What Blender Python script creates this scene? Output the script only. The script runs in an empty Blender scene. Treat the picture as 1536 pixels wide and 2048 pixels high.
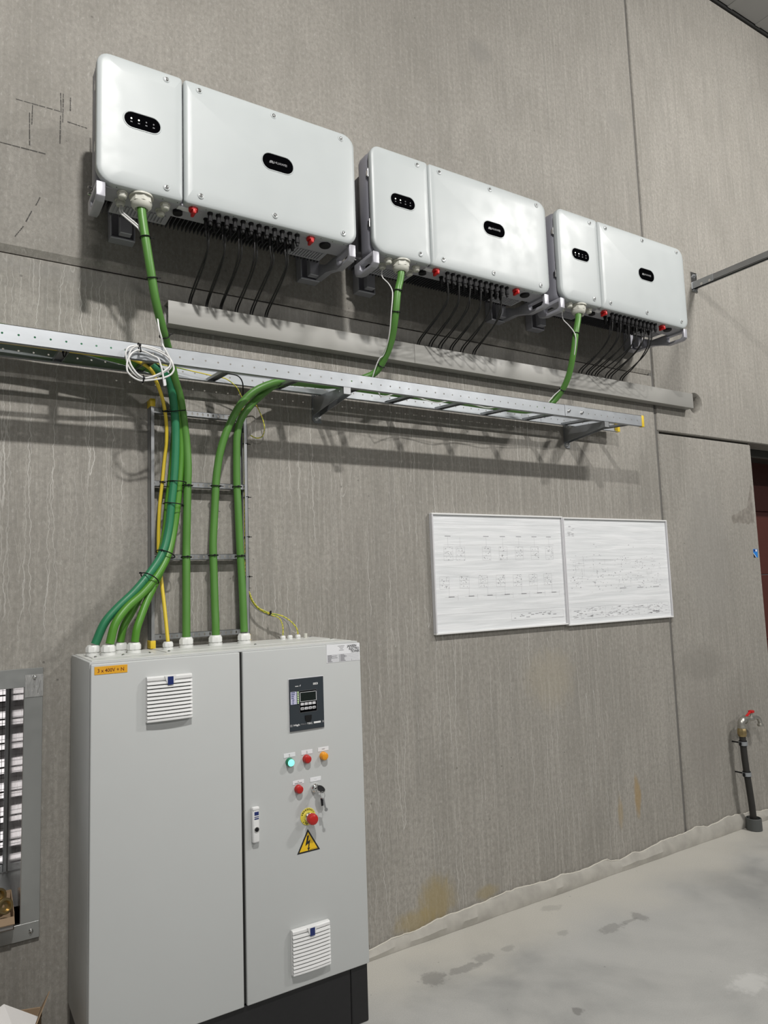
import bpy, bmesh, math, random
from mathutils import Vector, Matrix
SC = bpy.context.scene
COL = SC.collection
random.seed(7)
R = math.radians

# ------------------------------------------------------------------ camera
cam = bpy.data.objects.new('camera', bpy.data.cameras.new('camera'))
COL.objects.link(cam)
cam.location = (-0.1835, -2.8674, 1.6131)
cam.rotation_euler = (1.67255, 0.03426, -0.55397)
cam.data.sensor_fit = 'VERTICAL'
cam.data.sensor_height = 24.0
cam.data.lens = 24.0 * 1430.47 / 2048.0
cam.data.clip_start = 0.05
SC.camera = cam

# ------------------------------------------------------------------ ambient of the hall
wd = bpy.data.worlds.new('hall_ambience')
SC.world = wd
wd.use_nodes = True
wd.node_tree.nodes['Background'].inputs[0].default_value = (0.96, 0.98, 1.0, 1)
wd.node_tree.nodes['Background'].inputs[1].default_value = 0.105

# ------------------------------------------------------------------ high bay lamps
def lamp(x, y, z, power, length=0.3, tilt=48):
    """a linear luminaire parallel to the wall"""
    l = bpy.data.lights.new('linear_luminaire', 'AREA')
    l.shape = 'RECTANGLE'; l.size = length; l.size_y = 0.09
    l.energy = power
    l.color = (1.0, 0.975, 0.94)
    o = bpy.data.objects.new('linear_luminaire', l)
    o.location = (x, y, z)
    o.rotation_euler = (R(tilt), 0, 0)
    COL.objects.link(o)
lamp(0.2, -3.2, 5.2, 170, 0.2, 16)
lamp(4.8, -3.2, 5.2, 145, 0.6, 45)
lamp(-1.5, -8.6, 5.4, 95, 1.5, 60)
lamp(6.5, -8.6, 5.4, 135, 1.5, 60)

SC.view_settings.view_transform = 'Standard'
SC.view_settings.look = 'None'
SC.view_settings.gamma = 1.0
SC.view_settings.use_curve_mapping = False
SC.view_settings.exposure = 0.0
SC.cycles.use_denoising = True
SC.cycles.max_bounces = 6

# ------------------------------------------------------------------ node helper
class NT:
    def __init__(s, name):
        s.m = bpy.data.materials.new(name)
        s.m.use_nodes = True
        s.t = s.m.node_tree
        s.b = s.t.nodes['Principled BSDF']
        s.tc = s.t.nodes.new('ShaderNodeTexCoord').outputs['Object']
    def put(s, sock, v):
        if isinstance(v, bpy.types.NodeSocket):
            s.t.links.new(v, sock)
        else:
            sock.default_value = v
    def math(s, op, a, b=0.0, c=0.0, clamp=False):
        n = s.t.nodes.new('ShaderNodeMath'); n.operation = op; n.use_clamp = clamp
        for i, v in enumerate((a, b, c)):
            s.put(n.inputs[i], v)
        return n.outputs[0]
    def mapping(s, sc=(1, 1, 1), loc=(0, 0, 0), rot=(0, 0, 0)):
        n = s.t.nodes.new('ShaderNodeMapping')
        s.t.links.new(s.tc, n.inputs[0])
        n.inputs['Location'].default_value = loc
        n.inputs['Rotation'].default_value = rot
        n.inputs['Scale'].default_value = sc
        return n.outputs[0]
    def noise(s, scale, detail=3, vec=None, dist=0.0, rough=0.5):
        n = s.t.nodes.new('ShaderNodeTexNoise')
        n.inputs['Scale'].default_value = scale
        n.inputs['Detail'].default_value = detail
        n.inputs['Distortion'].default_value = dist
        n.inputs['Roughness'].default_value = rough
        s.t.links.new(vec if vec else s.tc, n.inputs['Vector'])
        return n.outputs['Fac']
    def voronoi(s, scale, vec=None):
        n = s.t.nodes.new('ShaderNodeTexVoronoi')
        n.inputs['Scale'].default_value = scale
        s.t.links.new(vec if vec else s.tc, n.inputs['Vector'])
        return n.outputs
    def ramp(s, v, a, b, lo=0.0, hi=1.0):
        n = s.t.nodes.new('ShaderNodeMapRange')
        n.interpolation_type = 'SMOOTHSTEP'
        s.put(n.inputs[0], v)
        for i, q in zip((1, 2, 3, 4), (a, b, lo, hi)):
            n.inputs[i].default_value = q
        return n.outputs[0]
    def mix(s, f, a, b, mode='MIX'):
        n = s.t.nodes.new('ShaderNodeMix'); n.data_type = 'RGBA'; n.blend_type = mode
        s.put(n.inputs[0], f)
        for i, v in ((6, a), (7, b)):
            s.put(n.inputs[i], v if isinstance(v, bpy.types.NodeSocket) else (*v, 1))
        return n.outputs[2]
    def xyz(s):
        n = s.t.nodes.new('ShaderNodeSeparateXYZ'); s.t.links.new(s.tc, n.inputs[0])
        return n.outputs
    def bump(s, h, strength=0.3, dist=0.002):
        n = s.t.nodes.new('ShaderNodeBump')
        n.inputs['Strength'].default_value = strength
        n.inputs['Distance'].default_value = dist
        s.t.links.new(h, n.inputs['Height'])
        s.t.links.new(n.outputs[0], s.b.inputs['Normal'])
    def color(s, c):
        s.put(s.b.inputs['Base Color'], c if isinstance(c, bpy.types.NodeSocket) else (*c, 1))

def simple(name, c, rough=0.5, metal=0.0, var=0.08, vs=14.0, bump=0.0, bs=250.0, stretch=(1, 1, 1), emit=None, coat=0.0, spec=0.5):
    n = NT(name)
    f = n.noise(vs, 4, n.mapping(stretch))
    d = tuple(max(0, q * (1 - var)) for q in c); l = tuple(min(1, q * (1 + var)) for q in c)
    n.color(n.mix(f, d, l))
    n.put(n.b.inputs['Roughness'], n.ramp(n.noise(vs * 2.3, 3), 0.2, 0.8, max(0.02, rough - 0.05), min(1, rough + 0.05)))
    n.b.inputs['Metallic'].default_value = metal
    n.b.inputs['Coat Weight'].default_value = coat
    n.b.inputs['Specular IOR Level'].default_value = spec
    if bump:
        n.bump(n.noise(bs, 2), bump, 0.001)
    if emit:
        n.b.inputs['Emission Color'].default_value = (*emit[0], 1)
        n.b.inputs['Emission Strength'].default_value = emit[1]
    return n.m

# ------------------------------------------------------------------ concrete
def concrete_wall():
    n = NT('concrete_wall')
    X, Y, Z = n.xyz()
    big = n.noise(0.9, 6, n.mapping((1, 1, 0.8)), 0.3, 0.6)
    med = n.noise(4.5, 5, n.mapping((1, 1, 0.55)), 0.4)
    streak = n.noise(1.0, 4, n.mapping((75, 1, 2.6)), 0.0, 0.6)
    streak2 = n.noise(1.0, 3, n.mapping((26, 1, 0.7)), 0.2, 0.6)
    fine = n.noise(330, 2)
    c = n.mix(n.ramp(big, 0.3, 0.7), (0.272, 0.256, 0.229), (0.360, 0.341, 0.307))
    c = n.mix(n.ramp(med, 0.3, 0.75, 0, 0.55), c, (0.235, 0.224, 0.198))
    upleft = n.math('MULTIPLY', n.ramp(Z, 2.86, 2.90, 0, 1), n.ramp(X, 1.6, 3.0, 1, 0))
    sk = n.ramp(streak, 0.38, 0.72, 0, 0.58)
    c = n.mix(n.math('MULTIPLY', sk, n.math('SUBTRACT', 1.0, n.math('MULTIPLY', upleft, 0.45))), c, (0.43, 0.41, 0.37))
    c = n.mix(n.math('MULTIPLY', n.ramp(streak2, 0.48, 0.75, 0, 0.40), n.math('SUBTRACT', 1.0, n.math('MULTIPLY', upleft, 0.45))), c, (0.215, 0.208, 0.19))
    gran = n.noise(60, 5, n.mapping((1, 1, 0.75)), 0.0, 0.75)
    c = n.mix(n.ramp(gran, 0.38, 0.66, 0, 0.6), c, (0.205, 0.196, 0.176))
    c = n.mix(n.ramp(n.noise(95, 3, n.mapping((1, 1, 0.5))), 0.55, 0.75, 0, 0.35), c, (0.52, 0.505, 0.47))
    c = n.mix(n.ramp(fine, 0.3, 0.75, 0, 0.35), c, (0.19, 0.18, 0.16))
    # lime trickles on the lower panels
    low = n.math('MULTIPLY', n.ramp(Z, 2.86, 2.90, 1, 0), n.ramp(X, 2.6, 3.8, 1, 0.3))
    low = n.math('MULTIPLY', low, n.math('MAXIMUM', n.ramp(X, 0.25, 0.45, 0.12, 1), n.ramp(Z, 1.35, 1.7)))
    lines = None
    for sc, seed, w, amt in ((9.0, 0.0, 0.0017, 0.85), (15.0, 3.7, 0.0013, 0.75), (22.0, 9.1, 0.0011, 0.6)):
        wig = n.math('MULTIPLY', n.math('SUBTRACT', n.noise(1.0, 3, n.mapping((4.0, 1, 11.0), (seed, 0, seed)), 0.0, 0.6), 0.5), 0.045)
        vv = []
        for eps in (0.0, 0.004):      # second sample: gradient, so that every trickle keeps its width
            cx = n.t.nodes.new('ShaderNodeCombineXYZ')
            n.put(cx.inputs[0], n.math('MULTIPLY', n.math('ADD', n.math('ADD', X, eps), wig), sc))
            n.put(cx.inputs[2], n.math('ADD', n.math('MULTIPLY', Z, 0.35), seed))
            vv.append(n.noise(1.0, 1, cx.outputs[0], 0.0, 0.3))
        d = n.math('ABSOLUTE', n.math('SUBTRACT', vv[0], 0.5))
        gr = n.math('ADD', n.math('ABSOLUTE', n.math('SUBTRACT', vv[1], vv[0])), 0.0004)
        d = n.math('DIVIDE', n.math('MULTIPLY', d, 0.004), gr)
        l = n.ramp(d, w * 0.4, w, amt, 0)
        g = n.ramp(n.noise(2.4, 4, n.mapping((1.4, 1, 0.9), (seed + 5, 0, 2))), 0.40, 0.62)
        l = n.math('MULTIPLY', l, g)
        lines = l if lines is None else n.math('MAXIMUM', lines, l)
    c = n.mix(n.math('MULTIPLY', lines, low), c, (0.50, 0.485, 0.455))
    # pores
    vo = n.voronoi(17, n.mapping((1, 0.2, 1)))
    pore = n.math('MULTIPLY', n.ramp(vo['Distance'], 0.05, 0.10, 1, 0), n.ramp(n.noise(9, 2), 0.56, 0.6))
    c = n.mix(n.math('MULTIPLY', pore, 0.55), c, (0.10, 0.095, 0.085))
    # stains and wear with a shape of their own: x, z, rx, rz, colour, amount
    wob = n.math('MULTIPLY', n.math('SUBTRACT', n.noise(15, 5, n.mapping((1.6, 1, 0.7)), 0.0, 0.65), 0.5), 1.5)
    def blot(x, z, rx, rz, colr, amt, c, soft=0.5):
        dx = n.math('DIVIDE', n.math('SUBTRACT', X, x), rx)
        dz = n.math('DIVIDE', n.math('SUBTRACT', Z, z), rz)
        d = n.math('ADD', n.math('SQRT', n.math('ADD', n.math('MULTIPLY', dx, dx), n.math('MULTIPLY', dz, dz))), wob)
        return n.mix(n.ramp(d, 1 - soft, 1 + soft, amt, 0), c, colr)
    c = blot(1.82, 0.145, 0.09, 0.10, (0.30, 0.23, 0.09), 0.6, c)
    c = blot(1.70, 0.085, 0.10, 0.05, (0.31, 0.24, 0.10), 0.55, c)
    c = blot(2.12, 0.11, 0.06, 0.03, (0.30, 0.24, 0.11), 0.5, c)
    c = blot(3.25, 0.36, 0.025, 0.10, (0.32, 0.21, 0.07), 0.6, c, 0.4)
    c = blot(3.10, 0.30, 0.02, 0.08, (0.32, 0.24, 0.12), 0.5, c, 0.4)
    c = blot(2.62, 1.08, 0.16, 0.14, (0.36, 0.32, 0.24), 0.35, c)
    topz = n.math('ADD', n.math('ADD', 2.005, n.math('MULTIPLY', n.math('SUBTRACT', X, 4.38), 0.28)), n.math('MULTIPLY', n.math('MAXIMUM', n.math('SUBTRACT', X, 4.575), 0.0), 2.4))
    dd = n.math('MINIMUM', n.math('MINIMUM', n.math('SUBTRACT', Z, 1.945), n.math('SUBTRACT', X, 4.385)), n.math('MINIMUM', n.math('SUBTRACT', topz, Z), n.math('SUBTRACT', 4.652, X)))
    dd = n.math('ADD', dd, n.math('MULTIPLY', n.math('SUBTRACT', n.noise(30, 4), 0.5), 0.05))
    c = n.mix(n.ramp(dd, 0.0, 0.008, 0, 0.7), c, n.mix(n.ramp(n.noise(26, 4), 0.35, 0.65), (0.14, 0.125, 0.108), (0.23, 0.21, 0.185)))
    c = blot(4.10, 1.75, 0.22, 0.45, (0.25, 0.242, 0.225), 0.4, c)
    c = blot(3.95, 1.05, 0.22, 0.10, (0.20, 0.19, 0.17), 0.45, c)
    c = blot(3.9, 0.62, 0.16, 0.35, (0.23, 0.215, 0.195), 0.4, c)
    c = blot(2.35, 4.6, 0.08, 0.06, (0.22, 0.212, 0.195), 0.5, c, 0.3)
    c = blot(3.48, 4.55, 0.08, 0.08, (0.24, 0.23, 0.21), 0.5, c, 0.3)
    c = blot(4.13, 5.15, 0.007, 0.85, (0.22, 0.21, 0.19), 0.45, c, 0.5)
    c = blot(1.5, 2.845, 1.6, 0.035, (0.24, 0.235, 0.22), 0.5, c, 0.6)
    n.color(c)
    n.put(n.b.inputs['Roughness'], n.ramp(med, 0.2, 0.8, 0.62, 0.8))
    n.b.inputs['Specular IOR Level'].default_value = 0.3
    n.bump(n.math('ADD', n.math('MULTIPLY', streak, 0.5), n.math('ADD', n.math('MULTIPLY', fine, 0.4), n.math('MULTIPLY', pore, -1.5))), 0.35, 0.002)
    return n.m

def concrete_floor():
    n = NT('concrete_floor')
    X, Y, Z = n.xyz()
    big = n.noise(1.1, 6, None, 0.6, 0.6)
    med = n.noise(5, 5, None, 0.3)
    fine = n.noise(220, 2)
    c = n.mix(n.ramp(big, 0.35, 0.65), (0.275, 0.278, 0.272), (0.42, 0.42, 0.405))
    c = n.mix(n.ramp(med, 0.35, 0.75, 0, 0.4), c, (0.47, 0.465, 0.445))
    near = n.math('ADD', Y, n.math('MULTIPLY', n.math('SUBTRACT', n.noise(3, 4), 0.5), 0.5))
    c = n.mix(n.ramp(near, -0.5, -0.1, 0, 0.75), c, (0.54, 0.52, 0.465))
    c = n.mix(n.ramp(fine, 0.3, 0.8, 0, 0.25), c, (0.22, 0.22, 0.21))
    wob = n.math('MULTIPLY', n.math('SUBTRACT', n.noise(26, 5, None, 0.0, 0.65), 0.5), 2.4)
    def blot(x, y, rx, ry, colr, amt, c, soft=0.25):
        dx = n.math('DIVIDE', n.math('SUBTRACT', X, x), rx)
        dy = n.math('DIVIDE', n.math('SUBTRACT', Y, y), ry)
        d = n.math('ADD', n.math('SQRT', n.math('ADD', n.math('MULTIPLY', dx, dx), n.math('MULTIPLY', dy, dy))), wob)
        return n.mix(n.ramp(d, 1 - soft, 1 + soft, amt, 0), c, colr)
    dark = (0.17, 0.168, 0.16)
    for (x, y, rx, ry, a) in ((1.58, -.30, .06, .045, .55), (1.73, -.31, .08, .025, .5), (1.85, -.29, .05, .03, .4), (1.99, -.29, .04, .02, .35),
                              (2.28, -.33, .03, .02, .3), (2.5, -.43, .07, .03, .45), (2.69, -.43, .03, .045, .5), (2.62, -.43, .05, .012, .4), (1.89, -.79, .022, .022, .7), (2.42, -.12, .05, .03, .25)):
        c = blot(x, y, rx, ry, dark, a, c)
    c = blot(2.58, -1.05, .09, .05, (0.6, 0.6, 0.58), .5, c, .5)
    vo = n.voronoi(23)
    spot = n.math('MULTIPLY', n.ramp(vo['Distance'], 0.05, 0.1, 1, 0), n.ramp(n.noise(7, 2), 0.6, 0.63))
    c = n.mix(n.math('MULTIPLY', spot, 0.6), c, (0.1, 0.1, 0.095))
    n.color(c)
    n.put(n.b.inputs['Roughness'], n.ramp(big, 0.3, 0.7, 0.42, 0.6))
    n.bump(n.math('ADD', fine, n.math('MULTIPLY', med, 2.0)), 0.12, 0.002)
    return n.m

def earth_wire():
    n = NT('earth_wire')
    X, Y, Z = n.xyz()
    s = n.math('ADD', n.math('ADD', n.math('MULTIPLY', Z, 60), n.math('MULTIPLY', X, 25)), n.math('MULTIPLY', Y, 300))
    f = n.ramp(n.math('FRACT', s), 0.66, 0.74)
    n.color(n.mix(f, (0.62, 0.52, 0.06), (0.12, 0.26, 0.04)))
    n.b.inputs['Roughness'].default_value = 0.4
    return n.m

def paper(name):
    n = NT(name)
    w = n.noise(1.0, 3, n.mapping((3.2, 1, 42)), 0.4)
    n.color(n.mix(n.ramp(w, 0.3, 0.7), (0.70, 0.72, 0.735), (0.80, 0.815, 0.83)))
    n.b.inputs['Roughness'].default_value = 0.32
    n.bump(w, 0.5, 0.006)
    return n.m

MAT = dict(
    wall=concrete_wall(), floor=concrete_floor(), earth=earth_wire(), paper=paper('drawing_paper'),
    joint=simple('joint_sealant', (0.13, 0.125, 0.115), 0.8, bump=0.3),
    galv=simple('galvanised_steel', (0.40, 0.42, 0.44), 0.48, 0.75, 0.10, 9, 0.05, 90, (1, 4, 4)),
    galv_dark=simple('dull_galvanised_steel', (0.36, 0.37, 0.38), 0.45, 0.8, 0.12, 12),
    chrome=simple('bright_metal', (0.78, 0.78, 0.77), 0.18, 1.0, 0.05),
    brass=simple('dull_brass', (0.42, 0.32, 0.16), 0.32, 0.9, 0.15),
    nickel=simple('nickel_fitting', (0.48, 0.47, 0.43), 0.35, 0.85, 0.15, 30),
    inv_white=simple('white_powder_coat', (0.455, 0.487, 0.49), 0.42, 0.0, 0.02, 6, 0.06, 900),
    inv_grey=simple('grey_painted_casing', (0.25, 0.25, 0.285), 0.42, 0.15, 0.04, 8, 0.05, 700),
    inv_bottom=simple('grey_casing_underside', (0.36, 0.36, 0.39), 0.5, 0.1, 0.04),
    fin=simple('dark_heat_sink', (0.10, 0.10, 0.11), 0.5, 0.5, 0.1),
    bracket=simple('grey_cast_metal', (0.42, 0.42, 0.46), 0.4, 0.3, 0.06),
    black=simple('black_plastic', (0.008, 0.008, 0.009), 0.55, 0.0, 0.2, spec=0.25),
    black_rubber=simple('black_rubber', (0.016, 0.016, 0.016), 0.55, 0.0, 0.2),
    gloss=simple('black_glass', (0.002, 0.002, 0.0025), 0.6, 0.0, 0.1, spec=0.0),
    gland=simple('cream_plastic', (0.56, 0.56, 0.50), 0.45, 0.0, 0.04),
    gland_white=simple('white_nylon', (0.72, 0.73, 0.71), 0.4, 0.0, 0.04),
    red=simple('red_plastic', (0.45, 0.015, 0.012), 0.35, 0.0, 0.08),
    red_switch=simple('red_rotary_plastic', (0.5, 0.012, 0.012), 0.4, 0.0, 0.08),
    amber=simple('amber_lens', (0.75, 0.30, 0.015), 0.25, 0.0, 0.06),
    green_lens=simple('green_lens_rim', (0.01, 0.20, 0.10), 0.3, 0.0, 0.1),
    green_lit=simple('lit_green_lens', (0.2, 0.9, 0.7), 0.3, 0.0, 0.05, emit=((0.25, 1.0, 0.74), 0.9)),
    led=simple('white_led', (0.9, 0.9, 0.9), 0.3, emit=((0.95, 1.0, 0.85), 2.0)),
    led_off=simple('unlit_led', (0.10, 0.10, 0.11), 0.4),
    led_green=simple('lit_green_led', (0.5, 0.9, 0.3), 0.3, emit=((0.72, 1.0, 0.45), 1.6)),
    print_grey=simple('grey_print', (0.20, 0.20, 0.21), 0.5),
    ink=simple('black_print', (0.01, 0.01, 0.012), 0.5),
    ink_soft=simple('thin_grey_plot_ink', (0.42, 0.42, 0.44), 0.5),
    ink_mid=simple('grey_plot_ink', (0.32, 0.32, 0.34), 0.5),
    ink_white=simple('white_print', (0.75, 0.75, 0.75), 0.5),
    cab=simple('light_grey_structured_paint', (0.50, 0.515, 0.51), 0.42, 0.0, 0.02, 5, 0.12, 1100),
    cab_top=simple('pale_grey_sheet', (0.62, 0.63, 0.61), 0.4, 0.0, 0.06, 7),
    plinth=simple('black_plinth_paint', (0.010, 0.010, 0.011), 0.5, 0.0, 0.15, bump=0.1),
    white_plastic=simple('white_plastic', (0.74, 0.745, 0.74), 0.35, 0.0, 0.02),
    grey_plastic=simple('mid_grey_plastic', (0.33, 0.33, 0.33), 0.45),
    slate=simple('slate_grey_panel', (0.026, 0.034, 0.042), 0.45, 0.0, 0.06),
    lcd=simple('dark_display', (0.008, 0.013, 0.011), 0.2, 0.0, 0.1),
    key=simple('light_grey_key', (0.60, 0.60, 0.62), 0.45),
    lilac=simple('lilac_label_strip', (0.58, 0.58, 0.74), 0.5),
    blue=simple('dark_blue_print', (0.012, 0.025, 0.13), 0.35),
    blue_bright=simple('bright_blue_print', (0.02, 0.20, 0.62), 0.45),
    label=simple('white_label', (0.76, 0.77, 0.79), 0.4, 0.0, 0.01),
    orange_label=simple('orange_yellow_label', (0.72, 0.36, 0.02), 0.45, 0.0, 0.03),
    warn=simple('warning_yellow', (0.78, 0.50, 0.015), 0.4, 0.0, 0.03),
    estop_yellow=simple('pale_yellow_disc', (0.72, 0.62, 0.08), 0.4, 0.0, 0.03),
    cap_yellow=simple('yellow_end_cap', (0.70, 0.50, 0.03), 0.45, 0.0, 0.08),
    green=simple('green_cable_sheath', (0.085, 0.225, 0.042), 0.42, 0.0, 0.16, 7),
    green2=simple('bright_green_cable_sheath', (0.075, 0.235, 0.022), 0.42, 0.0, 0.16, 7),
    teal=simple('blue_green_cable_sheath', (0.024, 0.185, 0.085), 0.42, 0.0, 0.14, 7),
    yellow=simple('yellow_cable_sheath', (0.66, 0.50, 0.04), 0.4, 0.0, 0.06),
    white_cable=simple('white_cable_sheath', (0.70, 0.70, 0.69), 0.4, 0.0, 0.03),
    grey_cable=simple('grey_cable_sheath', (0.22, 0.22, 0.22), 0.45),
    clear=simple('clear_plug_plastic', (0.70, 0.70, 0.70), 0.15, 0.0, 0.05),
    duct=simple('grey_trunking', (0.315, 0.31, 0.29), 0.48, 0.0, 0.03, 3, 0.05, 500, (1, 6, 6)),
    foam=simple('dirty_foam_strip', (0.37, 0.355, 0.32), 0.7, 0.0, 0.30, 14, 0.4, 60),
    foam_lit_rim=simple('pale_lit_foam', (0.58, 0.555, 0.49), 0.7, 0.0, 0.15, 40),  # paler foam colour for the top rim where it catches the light
    card=simple('brown_cardboard', (0.33, 0.235, 0.15), 0.75, 0.0, 0.10, 9, 0.1, 200),
    card_white=simple('white_coated_cardboard', (0.66, 0.645, 0.63), 0.5, 0.0, 0.04),
    pipe=simple('black_pipe', (0.022, 0.021, 0.019), 0.5, 0.0, 0.25),
    sleeve=simple('dark_grey_sleeve', (0.075, 0.08, 0.078), 0.55, 0.0, 0.1),
    door=simple('dark_red_door', (0.075, 0.019, 0.013), 0.55, 0.0, 0.08),
    dark_frame=simple('dark_steel_frame', (0.055, 0.053, 0.046), 0.5, 0.2, 0.1),
    ceiling=simple('grey_ceiling_panel', (0.30, 0.297, 0.285), 0.6, 0.0, 0.06, 3, stretch=(1, 0.2, 1)),
    gap=simple('dark_gap', (0.012, 0.012, 0.011), 0.8),
    alu=simple('aluminium_tape', (0.44, 0.45, 0.44), 0.38, 0.75, 0.12, 10, 0.12, 60, (1, 1, 0.3)),
    tape_crumple=None,
    alu_mirror=simple('mill_aluminium', (0.46, 0.42, 0.40), 0.14, 0.95, 0.10, 12, 0.25, 22, (1, 1, 7)),
    daylight=simple('daylight_behind_louvre', (0.8, 0.8, 0.8), 0.8, emit=((1.0, 0.95, 0.95), 0.9)),
    slat=simple('dark_louvre_slat', (0.05, 0.047, 0.045), 0.4, 0.3),
    crayon=simple('dark_crayon', (0.07, 0.066, 0.06), 0.8),
)
def crumple():
    n = NT('crumpled_aluminium_tape')
    v = n.noise(34, 4, n.mapping((2.2, 1, 0.6)), 0.8)
    n.color(n.mix(v, (0.42, 0.42, 0.41), (0.72, 0.72, 0.71)))
    n.b.inputs['Metallic'].default_value = 0.5
    n.b.inputs['Roughness'].default_value = 0.22
    n.bump(v, 0.9, 0.01)
    return n.m
MAT['tape_crumple'] = crumple()

# ------------------------------------------------------------------ mesh helper
def catmull(pts, n=8):
    P = [Vector(p) for p in pts]
    if len(P) < 3:
        return P
    out = []
    for i in range(len(P) - 1):
        p1, p2 = P[i], P[i + 1]
        p0 = P[i - 1] if i else p1 * 2 - p2
        p3 = P[i + 2] if i + 2 < len(P) else p2 * 2 - p1
        # centripetal parametrisation keeps the curve from overshooting
        t = [0.0]
        for a, b in ((p0, p1), (p1, p2), (p2, p3)):
            t.append(t[-1] + max((b - a).length, 1e-5) ** 0.5)
        for k in range(n):
            u = t[1] + (t[2] - t[1]) * k / n
            def L(a, b, ta, tb): return a * ((tb - u) / (tb - ta)) + b * ((u - ta) / (tb - ta))
            A1, A2, A3 = L(p0, p1, t[0], t[1]), L(p1, p2, t[1], t[2]), L(p2, p3, t[2], t[3])
            B1, B2 = L(A1, A2, t[0], t[2]), L(A2, A3, t[1], t[3])
            out.append(L(B1, B2, t[1], t[2]))
    out.append(P[-1])
    return out

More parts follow.
